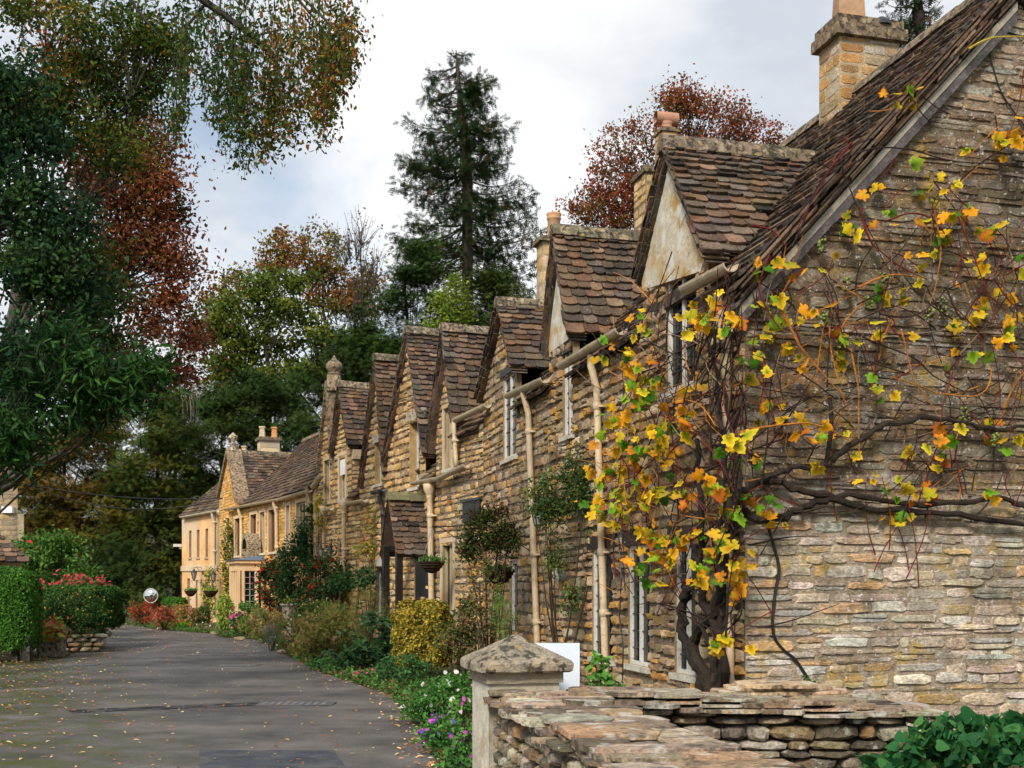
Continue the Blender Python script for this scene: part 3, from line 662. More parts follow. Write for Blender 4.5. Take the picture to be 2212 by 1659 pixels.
# ---- third cottage: tall gable with pale bargeboards, porch
g5L, g5R, g5A = Hb(839, 996), Hb(920, 968), Hb(888, 722)
g6L, g6R, g6A = Hb(788, 1037), Hb(834, 1010), Hb(820, 780)
u3 = uB(779)
w7x = 1
c3 = thing('stone_cottage', 'third stone cottage with pale bargeboards on its tall gable and a tiled porch', 'house', FB.p((uD+u3)/2, 0, 0))
w7 = (uB(908), Hb(900, 1052)[1], uB(886), Hb(900, 905)[1]); w8 = (uB(826), Hb(820, 1045)[1], uB(811), Hb(820, 955)[1])
w9 = (uB(911), .95, uB(896), 2.35); w10 = (uB(829), .9, uB(812), 2.0)
poly = [(uD, 0), (u3, 0), (u3, EB), (g6L[0], EB), g6L, g6A, g6R, (g6R[0]+.02, EB-.6), (g5L[0]-.02, EB-.6), g5L, g5A, g5R, (g5R[0], EB), (uD, EB)]
poly = [(uD, 0), (u3, 0), (u3, EB), (g6L[0], EB), g6L, g6A, g6R, g5L, g5A, g5R, (g5R[0], EB), (uD, EB)]
wall(c3, FB, poly, [w7, w8, w9, w10], ST_B+ST_A[:3], MO_B, 'stone', hr=(.11, .19), wr=(.18, .4), dp=(.02, .045), n=7)
main_roof(c3, FB, uD, u3, EB, TA, 3.3, [(g5R[0], u3, .4)])
gable_roof(c3, FB, (g5R[0]-.06, g5R[1]), (g5A[0], g5A[1]+.08), (g5L[0]+.06, g5L[1]), EB-.5, TA, drop=.15, over=.13, barge=(.60, .5, .33), e=(.17, .09))
gable_roof(c3, FB, (g6R[0]-.06, g6R[1]), (g6A[0], g6A[1]+.08), (g6L[0]+.06, g6L[1]), EB-.5, TA, drop=.15, over=.13, barge=(.42, .33, .2), e=(.17, .09))
window(c3, FB, w7[0], w7[2], w7[1], w7[3], recess=.2, rows=5, fc=(.6, .6, .56), rev=(.42, .28, .13), lintel=('fillet', (.36, .33, .28), .2))
window(c3, FB, w8[0], w8[2], w8[1], w8[3], recess=.16, rows=5, fc=(.6, .6, .56), rev=(.4, .28, .13), lintel=('fillet', (.36, .33, .28), .2))
window(c3, FB, w9[0], w9[2], w9[1], w9[3], recess=.12, rows=5, fc=(.6, .6, .56), lintel=('fillet', (.2, .18, .15), .12)); window(c3, FB, w10[0], w10[2], w10[1], w10[3], recess=.12, rows=4, fc=(.4, .42, .45), lintel=('fillet', (.45, .42, .36), .2))
# porch
pu = (uB(931), uB(931)+.86); pm = sum(pu)/2; pz = 3.44; pe = 2.28; pd = .80
mb = MB()
for uu in pu: mb.box((uu-.06, pd-.16, 0), (uu+.06, pd-.03, pe+.1), FB, (.012, .010, .009))
for uu in pu: mb.box((uu-.05, pd-.15, pe), (uu+.05, 0.03, pe+.12), FB, (.02, .016, .012))
mb.box((pm-.42, -.02, 0), (pm+.42, .045, 2.05), FB, (.012, .012, .014))
porch = mb.build('porch', 'iron', c3)
mb = MB()
for sgn, u0_ in ((1, pu[0]-.12), (-1, pu[1]+.12)):
    du = (pm-u0_); dz = pz-(pe-.1); L = math.hypot(du, dz)
    roof_plane(mb, FB.p(u0_, pd, pe-.1), (-FB.n[0], -FB.n[1], 0), (FB.d[0]*du/L, FB.d[1]*du/L, dz/L), [(0, 0), (pd, 0), (pd, L), (0, L)], e=(.14, .1), w=(.16, .3))
caps(mb, FB.p(pm, pd+.03, pz+.05), FB.p(pm, 0, pz+.05), .14, .14, .4, (.16, .14, .08))
mb.build('porch_roof', 'tile', porch)
gutter(c3, FB, (831, 1056), (806, 1062), col=(.02, .03, .035)); downpipe(c3, FB, uB(835), Hb(835, 1062)[1], uB(842), .05, col=(.018, .024, .028), r=.055, joints=[3.2, 2.2])

# ---- fourth cottage: small gable and the parapet gable with its finial
g7R, g7L, g7A = Hb(760, 968), Hb(724, 979), Hb(743, 838)
g8R, g8L, g8A = Hb(722, 1014), Hb(692, 1020), Hb(711, 815)
u4 = uB(684)
c4 = thing('stone_cottage', 'fourth stone cottage with a coped gable topped by an onion finial', 'house', FB.p((u3+u4)/2, 0, 0))
w11 = (uB(748), Hb(740, 1079)[1], uB(734), Hb(740, 985)[1]); w12 = (uB(713), Hb(706, 1085)[1], uB(702), Hb(706, 995)[1]); w13 = (uB(711), 1.0, uB(702), 2.1)
poly = [(u3, 0), (u4, 0), (u4, 4.3), (g8L[0], 4.3), g8L, g8A, g8R, g7L, g7A, g7R, (g7R[0], EB), (u3, EB)]
if g8R[0] < g7L[0]: g8R = (g7L[0]+.02, g8R[1])
poly = [(u3, 0), (u4, 0), (u4, 4.3), (g8L[0], 4.3), g8L, g8A, g8R, g7L, g7A, g7R, (g7R[0], EB), (u3, EB)]
wall(c4, FB, poly, [w11, w12, w13], ST_B, MO_B, 'stone', hr=(.11, .18), wr=(.2, .42), dp=(.015, .035), n=6)
ck = MB(); fck = Frame(FB.p(g7R[0], 0, 0)[:2], -FB.n, -FB.d)   # cheek of the small gable, facing down the lane
stone_wall(ck, fck, [(0, EB-.1), (.02, EB-.1), (1.1, EB+1.05), (1.1, g7R[1]-.15), (0, g7R[1]-.15)], [], (.12, .22), (.25, .45), ST_B, MO_B, n=6)
ck.build('dormer_cheek', 'stone', c4)
ck = MB(); ck.box((0.0, .0, g7R[1]-.28), (1.0, .12, g7R[1]-.04), fck, (.60, .47, .3)); ck.build('eaves_box', 'paint', c4)
main_roof(c4, FB, u3, u4, EB, TA, 3.3, [(g7R[0], u4, .4)])
gable_roof(c4, FB, (g7R[0]-.12, g7R[1]+.05), (g7A[0], g7A[1]+.08), (g7L[0]+.04, g7L[1]), EB, TA, drop=.02, over=.15, e=(.17, .1))
gable_roof(c4, FB, g8R, (g8A[0], g8A[1]-.25), g8L, EB, TA, drop=.02, over=-.2, cope=.42, e=(.17, .1))
window(c4, FB, w11[0], w11[2], w11[1], w11[3], recess=.10, lights=2, rows=4, fc=(.62, .5, .33), surround=(.64, .5, .32), sw=.1, mw=.09, lead=False, open_=True)
window(c4, FB, w12[0], w12[2], w12[1], w12[3], recess=.10, lights=2, rows=4, fc=(.62, .5, .33), surround=(.6, .44, .26), sw=.1, mw=.09, lead=False); window(c4, FB, w13[0], w13[2], w13[1], w13[3], recess=.1, rows=4)
mb = MB(); q = FB.p(g8A[0], -.14, g8A[1]+.08)
mb.lathe((q[0], q[1], q[2]-.45), [(.24, 0), (.24, .42)], 4, (.25, .19, .12), sq=True)
mb.lathe(q, [(.13, -.05), (.19, .0), (.2, .03), (.14, .06), (.2, .11), (.235, .2), (.22, .29), (.15, .36), (.07, .41), (.05, .46), (.0, .54)], 14, (.25, .19, .12)); mb.build('finial', 'cap', c4, smooth=True)
gutter(c4, FB, (789, 1078), (752, 1085), col=CREAM); gutter(c4, FB, (716, 1096), (700, 1101), col=CREAM); gutter(c4, FB, (697, 1022), (676, 1050), v=.2, col=CREAM)
downpipe(c4, FB, uB(754), Hb(754, 1085)[1], uB(754), .05, neck=False, v=.14, hopper=True, r=.055); downpipe(c4, FB, uB(708), Hb(708, 1095)[1], uB(709), .05, neck=False, v=.14, hopper=True, r=.055); downpipe(c4, FB, uB(676), Hb(676, 1052)[1], uB(678), 1.4, v=.1, r=.055)
q = FB.p(uB(760), -2.9, 0); 
chimney(c4, FB.p(uB(775)+.2, -3.3, 0)[:2], FB, .62, .5, 6.9, 7.62, cols=ST_B, mort=MO_B, cap=(.06, .1))

# ---- long golden house
uO0, uO1 = u4, uB(487)
c5 = thing('long_house', 'long golden orange stone house with a lead-roofed bay window and cross gable', 'house', FB.p((uO0+uO1)/2, 0, 0))
EO = 4.42
g9R, g9L, g9A = Hb(514, 1086), Hb(474, 1076), Hb(495, 966)
k2 = lambda x, y: ((480+x/2.074)/1.3021, (1000+y/2.074)/1.3021)
ww = []
for (x0, x1, y0, y1) in ((375, 405, 915, 1060), (467, 502, 895, 1055), (522, 550, 890, 1050), (572, 614, 878, 1045), (675, 695, 850, 1020), (735, 790, 835, 1015)):
    a, b = k2(x0, (y0+y1)/2), k2(x1, (y0+y1)/2); um = (uB(a[0])+uB(b[0]))/2
    ww.append((uB(b[0]), 2.62, uB(a[0]), 4.0))
ww[4] = (ww[4][0], 2.62, ww[4][2], 4.0)
gdoor = (uB(493), 0.45, uB(487.5), 2.2)
poly = [(uO0, 0), (g9L[0], 0), g9L, g9A, g9R, (g9R[0], EO), (uO0, EO)]
wall(c5, FB, poly, ww+[(uB(497), 2.7, uB(491), 4.1)], ST_O, MO_O, 'orange', hr=(.09, .13), wr=(.16, .34), dp=(.008, .018), n=6, gap=.014, rug=.06, wave=.004)
main_roof(c5, FB, uO0-.3, uB(490), EO, .93, 3.05, [(g9R[0], 99, .4)], e=(.24, .13), w=(.22, .4))
gable_roof(c5, FB, (g9R[0], g9R[1]), (g9A[0], g9A[1]-.2), (g9L[0], g9L[1]), EO, .93, drop=.02, over=-.22, cope=.45, e=(.2, .12), ridge_back=3.2)
mb = MB(); q = FB.p(g9A[0], -.15, g9A[1]+.08); mb.lathe(q, [(.13, -.2), (.13, 0), (.17, .03), (.07, .1), (.08, .14), (.19, .27), (.17, .36), (.08, .43), (0, .5)], 10, (.5, .42, .3)); mb.build('finial', 'cap', c5, smooth=True)
for i, w_ in enumerate(ww): window(c5, FB, *(w_[0], w_[2], w_[1], w_[3]), recess=.12, lights=2 if i != 5 else 3, rows=4, fc=(.3, .13, .05) if i in (0, 1, 3) else (.66, .5, .3), surround=(.70, .53, .33), sw=.11, sproud=.02, mw=.06, lead=False, sill=(.72, .6, .42))
window(c5, FB, uB(497), uB(491), 2.7, 4.1, recess=.1, lights=1, rows=4, fc=(.3, .13, .05), surround=(.7, .5, .28), lead=False, sill=None)
for a in (uB(684)+.15, uB(669)-.1):
    mb = MB(); ys = [.3*i for i in range(15)]
    prof = []
    for i in range(14): k = .16 if i % 2 else .1; prof += [(k, ys[i]), (k, ys[i+1])]
    P = [(a+x, z) for x, z in prof]+[(a-x, z) for x, z in reversed(prof)]; n = len(P)
    for i in range(14): k = .16 if i % 2 else .1; mb.add([FB.p(a-k, .035, ys[i]), FB.p(a+k, .035, ys[i]), FB.p(a+k, .035, ys[i+1]), FB.p(a-k, .035, ys[i+1])], [(0, 1, 2, 3)], jit((.72, .5, .26), .1))
    mb.add([FB.p(x, .034, z) for x, z in P]+[FB.p(x, -.02, z) for x, z in P], [(k, (k+1) % n, n+(k+1) % n, n+k) for k in range(n)], (.6, .42, .22))
    mb.build('quoin_strip', 'orange', c5)
gutter(c5, FB, (669, 1058), (603, 1077), col=CREAM); gutter(c5, FB, (602, 1077), (486, 1099), col=CREAM)
downpipe(c5, FB, uB(603), Hb(603, 1080)[1], uB(604), Hb(604, 1212)[1], col=(.66, .5, .3), r=.055, joints=[4, 2.75]); downpipe(c5, FB, uB(526), Hb(526, 1096)[1], uB(528), Hb(528, 1212)[1], col=(.66, .5, .3), r=.055, joints=[4, 2.6])
# bay window
b0, b1 = uB(571), uB(552); bz = EYE+(1260-1214)/F*39
mb = MB(); bv = .9
bcol = (.72, .5, .28)
FS = Frame(FB.p(b0, 0, 0)[:2], FB.n, -FB.d); BD = b1-b0
mb.box((0, -BD, 0), (bv, 0, .75), FS, bcol)
for va in (0, .2, .66, .8): mb.box((va, -.12, .75), (va+.09, 0, bz-.3), FS, jit(bcol, .06))
for uu in (.2, .5, .8): mb.box((bv-.12, -BD*uu-.08, .75), (bv, -BD*uu, bz-.3), FS, jit(bcol, .06))
mb.box((bv-.1, -BD, .75), (bv-.001, -BD+.09, bz-.3), FS, bcol)
mb.box((0, -BD, bz-.3), (bv, .0, bz-.05), FS, bcol); mb.box((0, -BD-.08, bz-.05), (bv+.08, .08, bz+.05), FS, jit(bcol, .05))
bay = mb.build('bay_window', 'ashlar', c5)
g = MB(); g.box((.05, -.08, .76), (bv-.12, -.07, bz-.3), FS, (.01, .012, .012)); g.box((bv-.10, -BD+.1, .76), (bv-.09, -.12, bz-.3), FS, (.02, .02, .02)); g.build('pane', 'glass', bay)
g = MB(); x0, x1 = .3, .65
for i in range(3): a = x0+(x1-x0)*i/2; g.box((a-.015, -.06, .8), (a+.015, -.03, bz-.32), FS, (.7, .7, .66) if i != 1 else (.3, .3, .3))
for i in range(7): z = .8+(bz-1.12)*i/6; g.box((x0, -.055, z-.008), (x1, -.035, z+.008), FS, (.4, .4, .4))
g.build('window_frame', 'paint', bay)
g = MB(); g.add([FB.p(b0-.12, bv+.14, bz+.06), FB.p(b1+.12, bv+.14, bz+.06), FB.p(b1+.05, 0, bz+.22), FB.p(b0-.05, 0, bz+.22), FB.p(b0-.12, bv+.14, bz+.052), FB.p(b1+.12, bv+.14, bz+.052), FB.p(b1+.12, 0, bz+.052), FB.p(b0-.12, 0, bz+.052)], [(0, 1, 2, 3), (4, 5, 6, 7), (0, 1, 5, 4), (0, 3, 7, 4), (1, 2, 6, 5)], (.14, .19, .26)); g.build('lead_roof', 'lead', bay)
mb = MB(); am = uB(560)+.25; az = bz+.12; n = 12
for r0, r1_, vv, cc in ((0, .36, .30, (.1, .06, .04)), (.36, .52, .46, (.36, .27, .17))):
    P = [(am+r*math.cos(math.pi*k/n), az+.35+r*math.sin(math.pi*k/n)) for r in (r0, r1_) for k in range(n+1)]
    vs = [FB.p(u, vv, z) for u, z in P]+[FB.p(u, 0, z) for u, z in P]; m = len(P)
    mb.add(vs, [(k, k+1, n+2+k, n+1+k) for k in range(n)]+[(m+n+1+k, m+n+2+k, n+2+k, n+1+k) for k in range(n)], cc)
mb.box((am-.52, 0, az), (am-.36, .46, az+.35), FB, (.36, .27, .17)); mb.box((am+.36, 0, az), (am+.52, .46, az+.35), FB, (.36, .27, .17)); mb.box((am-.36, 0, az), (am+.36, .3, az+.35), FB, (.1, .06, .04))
mb.build('arched_niche', 'cap', c5)
mb = MB(); mb.box((uB(513), -.02, .3), (uB(507), .03, 2.0), FB, (.28, .1, .04)); mb.build('door', 'wood', c5)
Wc = W(580, 960, 53.5); chimney(c5, Wc[:2], FB, .9, .6, 5.5, EYE+(1260-953)/F*53.5, cols=[(.62, .5, .32)], mort=(.5, .4, .26), mat='ashlar', hr=(.4, .5), wr=(.8, .9), cap=(.1, .16), pots=[(-.28, 'square', .14, .5, (.5, .4, .26)), (.28, 'square', .14, .5, (.55, .25, .1))])
Wc = W(517, 960, 53); chimney(c5, Wc[:2], FB, .7, .4, 5.5, EYE+(1260-985)/F*53, cols=[(.4, .32, .2)], mort=(.4, .32, .2), cap=(.03, .05), pots=[(-.2, 'square', .12, .42, (.46, .38, .24)), (.22, 'square', .12, .42, (.46, .38, .24))])

# ---- pale house that closes the lane
c6 = thing('rendered_house', 'pale orange rendered house with slit windows closing the far end of the row', 'house', FC.p(2, 0, 0))
Lc = float(np.linalg.norm(C1-C0)); EC = 4.62
hc = lambda px, py: FC.hit(px, py)
mb = MB(); sl = []
for (x0, x1, y0, y1) in ((107, 121, 1022, 1178), (153, 168, 1018, 1175), (203, 218, 1010, 1175), (97, 112, 1300, 1455), (146, 157, 1310, 1470)):
    a, b = k2(x0, y0), k2(x1, y1); sl.append((FC.u(b[0]), hc(*b)[1], FC.u(a[0]), hc(*a)[1]))
xs = sorted({0, Lc, *[s[0] for s in sl], *[s[2] for s in sl]}); zs = sorted({0, EC, *[s[1] for s in sl], *[s[3] for s in sl]})
for i in range(len(xs)-1):
    for j in range(len(zs)-1):
        cx, cz = (xs[i]+xs[i+1])/2, (zs[j]+zs[j+1])/2
        if any(s[0] < cx < s[2] and s[1] < cz < s[3] for s in sl): continue
        mb.add([FC.p(xs[i], 0, zs[j]), FC.p(xs[i+1], 0, zs[j]), FC.p(xs[i+1], 0, zs[j+1]), FC.p(xs[i], 0, zs[j+1])], [(0, 1, 2, 3)], (.74, .45, .22))
for uu in (0, Lc): mb.add([FC.p(uu, 0, 0), FC.p(uu, -3.8, 0), FC.p(uu, -3.8, EC), FC.p(uu, -1.9, EC+1.5), FC.p(uu, 0, EC)], [(0, 1, 2, 3, 4)], (.6, .46, .3))
mb.add([FC.p(0, -3.8, 0), FC.p(Lc, -3.8, 0), FC.p(Lc, -3.8, EC), FC.p(0, -3.8, EC)], [(0, 1, 2, 3)], (.6, .46, .3))
z = hc(*k2(70, 1245))[1]; mb.box((-.03, 0, z-.1), (Lc+.03, .05, z+.12), FC, (.66, .52, .36))
mb.box((Lc*.42, .0, 0), (Lc*.42+.05, .03, z-.1), FC, (.6, .46, .3)); mb.box((.02, .0, 0), (.5, .03, z-.12), FC, (.7, .42, .2))
mb.build('wall', 'ashlar', c6)
for s in sl:
    m = MB(); a, b, c_, d = s
    m.box((a, -.16, b), (c_, -.12, d), FC, (.03, .02, .018)); m.box((a, -.12, b), (a+.05, -.06, d), FC, (.3, .22, .15)); m.box((a, -.12, (b+d)/2-.02), (c_, -.08, (b+d)/2+.02), FC, (.2, .15, .1))
    w_ = m.build('slit_window', 'wood', c6); m = MB()
    for e_ in ((a-.02, a, b, d), (c_, c_+.02, b, d)): m.box((e_[0], -.16, e_[2]), (e_[1], -.002, e_[3]), FC, (.4, .26, .15))
    m.box((a-.06, -.05, b-.08), (c_+.06, .05, b-.002), FC, (.5, .4, .28)); m.build('sill', 'fillet', w_)
main_roof(c6, FC, .05, Lc+.15, EC, .85, 1.9, far=True, e=(.24, .13))
gutter(c6, FC, (470, 1102), (391, 1116), col=(.6, .52, .4)); downpipe(c6, FC, FC.u(467), hc(466, 1105)[1], FC.u(467), .3, col=(.62, .5, .34), r=.06)
m = MB(); q = hc(*k2(65, 1108)); m.box((q[0]-.05, .02, q[1]-.06), (q[0]+.12, .34, q[1]+.06), FC, (.7, .7, .72)); m.box((q[0], 0, q[1]-.15), (q[0]+.06, .1, q[1]-.02), FC, (.6, .6, .6)); m.build('security_camera', 'white', c6)
# ---------------------------------------------------------------- ground, road, sky, sun, camera
def hill(x, y):
    # rises behind the row, and beyond the end of the lane
    dB_ = (x-FB.o[0])*(-FB.n[0])+(y-FB.o[1])*(-FB.n[1])
    dA_ = (x-FA.o[0])*(-FA.n[0])+(y-FA.o[1])*(-FA.n[1])
    b = max(0, min(dB_, dA_)-9)*.42
    f = max(0, y-72)*.30
    return min(10, max(b*.6, f*.5))
mb = MB(); xs = [-260, -160, -100, -70, -50, -40, -32, -26, -20, -16, -12, -8, -5, -2, 0, 3, 6, 9, 12, 15, 18, 22, 27, 33, 40, 55, 80, 120, 180, 260]
ys = [-60, -30, -10, 0, 5, 10, 14, 18, 22, 26, 30, 34, 38, 42, 46, 50, 55, 60, 66, 72, 80, 90, 100, 120, 150, 200, 300]
nx = len(xs)
mb.add([(x, y, hill(x, y)-.012) for y in ys for x in xs], [(j*nx+i, j*nx+i+1, (j+1)*nx+i+1, (j+1)*nx+i) for j in range(len(ys)-1) for i in range(nx-1)], (.05, .042, .02))
MT['ground'] = colmat('ground', .95, .4, .8, .7, 20, [((.05, .07, .015), 1.4, .42, .58, .85), ((.10, .05, .02), 5, .58, .7, .5)], fine=.4)
o = mb.build('ground', 'ground'); o['kind'] = 'structure'
edge = [(1080, 1900), (1010, 1760), (950, 1659), (925, 1610), (880, 1545), (835, 1500), (770, 1478), (700, 1455), (640, 1428), (600, 1405), (590, 1393), (545, 1381), (480, 1377), (450, 1368), (400, 1365), (350, 1361), (325, 1358), (300, 1352), (262, 1349.5)]
left = [(222, 1349.5), (228, 1357), (222, 1372), (205, 1392), (170, 1408), (130, 1424), (75, 1432), (0, 1436), (-150, 1447), (-600, 1500), (-900, 1650), (-900, 1900)]
P = [ground_pt(*p) for p in edge+left]
import mathutils
tri = mathutils.geometry.tessellate_polygon([[Vector((x, y, 0)) for x, y in P]])
mb = MB(); mb.add([(x, y, 0) for x, y in P], [tuple(t) for t in tri], (.06, .06, .06)); 
x0 = [p for p in P]
mb.add([(-30, -12, -.002), (8, -12, -.002), (4, 5.99, -.002), (-14, 5.99, -.002)], [(0, 1, 2, 3)])
o = mb.build('road', 'asphalt'); o['kind'] = 'structure'
def strip(name, pts, w, z, col, mat, label, cat):
    m = MB(); pts = [np.array(ground_pt(*p)) for p in pts]
    for i in range(len(pts)-1):
        a, b = pts[i], pts[i+1]; d = unit((b-a)[None])[0]; n = np.array((-d[1], d[0]))*w/2
        m.add([(*(a-n), z), (*(b-n), z), (*(b+n), z), (*(a+n), z)], [(0, 1, 2, 3)], col)
    return m.build(name, mat, label=label, cat=cat, kind='structure')
MT['tar'] = colmat('tar', .7, .4, 3, .3, 60, [((.1, .095, .09), 4, .48, .6, .7)], fine=.3)
strip('road_joint', [(150, 1538), (230, 1534), (320, 1531), (400, 1527), (480, 1524), (560, 1521), (640, 1521), (720, 1522)], .42, .004, (.016, .017, .020), 'tar', 'dark curved tarmac joint across the lane', 'road marking')
pc = [ground_pt(*p) for p in ((430, 1620), (722, 1622), (770, 1690), (432, 1690))]
mb = MB(); mb.add([(x, y, .004) for x, y in pc], [(0, 1, 2, 3)], (.045, .052, .066)); o = mb.build('road_patch', 'tar', label='blue grey rectangular tarmac patch', cat='road patch', kind='structure')
# drain covers
for (px, py, w, l, lab) in ((640, 1521, 1.0, .45, 'pale iron drain cover crossed by the dark tarmac joint'), (515, 1438, .75, .6, 'drain cover with pale ribs, nearest of the covers by the flower bed'), (467, 1416, 1.25, .3, 'narrow dark drain cover, second nearest by the flower bed'), (467, 1403.5, 1.25, .28, 'narrow dark drain cover between two others by the flower bed'), (465, 1392, 1.1, .25, 'farthest narrow drain cover by the flower bed'), (160, 1437, .9, .5, 'broken pale drain cover in front of the stone planter'), (255, 1379, .6, .6, 'pale drain cover beside the hedge at the far bend')):
    x, y = ground_pt(px, py); m = MB(); m.box((x-w/2, y-l/2, .001), (x+w/2, y+l/2, .009), None, (.07, .07, .075))
    o = m.build('drain_cover', 'iron', label=lab, cat='drain cover')
    m = MB(); k = 9
    for i in range(k): a = x-w*.44+w*.88*i/k; m.box((a, y-l*.38, .01), (a+w*.05, y+l*.38, .014), None, (.15, .15, .155))
    lx = Vector(o.location); ch = m.build('ribs', 'iron', o); ch.location = -lx

wd = bpy.data.worlds.new('World'); bpy.context.scene.world = wd; wd.use_nodes = True
nt = wd.node_tree; nt.nodes.clear(); L = nt.links.new
out = nd(nt, 'ShaderNodeOutputWorld'); SUN_EL, SUN_AZ = math.radians(40), math.radians(203)
sky = nd(nt, 'ShaderNodeTexSky', sky_type='NISHITA'); sky.sun_disc = False; sky.sun_elevation = SUN_EL; sky.sun_rotation = SUN_AZ; sky.air_density = 1.2; sky.dust_density = .6
bg1 = nd(nt, 'ShaderNodeBackground'); bg1.inputs[1].default_value = .13; L(sky.outputs[0], bg1.inputs[0])
tc = nd(nt, 'ShaderNodeTexCoord'); mp = nd(nt, 'ShaderNodeMapping'); mp.inputs['Scale'].default_value = (1, 1, 2.4); mp.inputs['Location'].default_value = (.37, .1, .2); L(tc.outputs['Generated'], mp.inputs['Vector'])
n1 = nd(nt, 'ShaderNodeTexNoise'); n1.inputs['Scale'].default_value = 2.6; n1.inputs['Detail'].default_value = 7; n1.inputs['Roughness'].default_value = .55; n1.inputs['Distortion'].default_value = .3; L(mp.outputs[0], n1.inputs['Vector'])
m1 = nd(nt, 'ShaderNodeMapRange'); m1.inputs['From Min'].default_value = .34; m1.inputs['From Max'].default_value = .48; m1.inputs['To Min'].default_value = .45; m1.inputs['To Max'].default_value = 1; L(n1.outputs['Fac'], m1.inputs['Value'])
n2 = nd(nt, 'ShaderNodeTexNoise'); n2.inputs['Scale'].default_value = 4.2; n2.inputs['Detail'].default_value = 6; n2.inputs['Roughness'].default_value = .5
mp2 = nd(nt, 'ShaderNodeMapping'); mp2.inputs['Scale'].default_value = (1, 1, 2); mp2.inputs['Location'].default_value = (2.2, 1.1, 3.3); L(tc.outputs['Generated'], mp2.inputs['Vector']); L(mp2.outputs[0], n2.inputs['Vector'])
cr = nd(nt, 'ShaderNodeValToRGB'); e = cr.color_ramp.elements; e[0].position = .36; e[0].color = (.58, .63, .70, 1); e[1].position = .58; e[1].color = (.90, .91, .92, 1); L(n2.outputs['Fac'], cr.inputs[0])
bg2 = nd(nt, 'ShaderNodeBackground'); bg2.inputs[1].default_value = .98; L(cr.outputs[0], bg2.inputs[0])
ms = nd(nt, 'ShaderNodeMixShader'); L(m1.outputs[0], ms.inputs[0]); L(bg1.outputs[0], ms.inputs[1]); L(bg2.outputs[0], ms.inputs[2]); L(ms.outputs[0], out.inputs['Surface'])
sun = bpy.data.lights.new('sun', 'SUN'); sun.energy = 3.7; sun.angle = math.radians(16); sun.color = (1, .93, .82)
so = bpy.data.objects.new('sun', sun); C.objects.link(so)
az = SUN_AZ; sd = Vector((math.sin(az)*math.cos(SUN_EL), math.cos(az)*math.cos(SUN_EL), math.sin(SUN_EL)))
so.rotation_euler = sd.to_track_quat('Z', 'Y').to_euler(); so.location = (0, 0, 30)
cam = bpy.data.cameras.new('camera'); co = bpy.data.objects.new('camera', cam); C.objects.link(co); bpy.context.scene.camera = co
co.location = (0, 0, EYE); co.rotation_euler = (math.pi/2, 0, 0); cam.sensor_width = 36; cam.lens = 36*F/2212; cam.shift_y = (1260-829.5)/2212; cam.clip_end = 800; cam.clip_start = .05
sc = bpy.context.scene; vs_ = sc.view_settings; vs_.view_transform = 'Standard'; vs_.look = 'None'; vs_.exposure = .22; vs_.gamma = 1
sc.cycles.max_bounces = 5; sc.cycles.diffuse_bounces = 2; sc.cycles.transparent_max_bounces = 4; sc.cycles.transmission_bounces = 2; sc.cycles.glossy_bounces = 2
sc.cycles.use_adaptive_sampling = True; sc.cycles.adaptive_threshold = .03
try: sc.cycles.use_denoising = True
except Exception: pass

# ---------------------------------------------------------------- gate pillar, dry stone walls, board
X0, Y0 = -.135, 6.9
FP = Frame((X0, Y0), FG.d, FG.n)                # front face of the pillar
pl = thing('gate_pillar', 'stone gate pillar with a lichened pyramid cap', 'pillar', FP.p(.22, -.15, 0))
def roughbox(mb, fr, a, b, col, sub=5, amp=.006):
    (x0, y0, z0), (x1, y1, z1) = a, b
    def face(o, e1, e2):
        n = sub; vs = []
        for j in range(n+1):
            for i in range(n+1):
                p = np.array(o)+np.array(e1)*i/n+np.array(e2)*j/n
                k = amp if 0 < i < n and 0 < j < n else 0
                p = p+np.array([R.uniform(-1, 1)*k for _ in range(3)]); vs.append(fr.p(*p))
        mb.add(vs, [(j*(n+1)+i, j*(n+1)+i+1, (j+1)*(n+1)+i+1, (j+1)*(n+1)+i) for j in range(n) for i in range(n)], col)
    dx, dy, dz = x1-x0, y1-y0, z1-z0
    face((x0, y0, z0), (dx, 0, 0), (0, 0, dz)); face((x0, y1, z0), (dx, 0, 0), (0, 0, dz)); face((x0, y0, z0), (0, dy, 0), (0, 0, dz)); face((x1, y0, z0), (0, dy, 0), (0, 0, dz)); face((x0, y0, z1), (dx, 0, 0), (0, dy, 0)); face((x0, y0, z0), (dx, 0, 0), (0, dy, 0))
mb = MB(); roughbox(mb, FP, (0, -.44, 0), (.435, 0, 1.0), (.40, .35, .27), 6, .004); roughbox(mb, FP, (-.02, -.46, 1.0), (.455, .02, 1.065), (.27, .23, .17), 5, .004)
roughbox(mb, FP, (-.004, -.45, 0), (-.001, .003, .99), (.50, .46, .38), 4, .001)
mb.build('shaft', 'fillet', pl)
mb = MB(); n = 12; L0 = -.10
def capP(a, b, z): return FP.p(.2175+a, -.22+b, z)
levels = [(.285, 1.066), (.30, 1.076), (.302, 1.118), (.290, 1.134), (.20, 1.180), (.10, 1.234), (.03, 1.273), (0, 1.285)]
vs = []; fs = []; m = 4*8
for r, z in levels:
    for k in range(m):
        s = k//8; t = (k % 8)/8*2-1; a, b = [(t, -1), (1, t), (-t, 1), (-1, -t)][s]; cr_ = 1-.05*(abs(t) > .95)
        vs.append(capP(a*r*cr_+R.uniform(-.004, .004), b*r*cr_+R.uniform(-.004, .004), z+R.uniform(-.004, .004)))
for i in range(len(levels)-1):
    for k in range(m): fs.append((i*m+k, i*m+(k+1) % m, (i+1)*m+(k+1) % m, (i+1)*m+k))
fs.append(tuple(range(m))); mb.add(vs, fs, (.28, .24, .18)); mb.build('pyramid_cap', 'cap', pl)
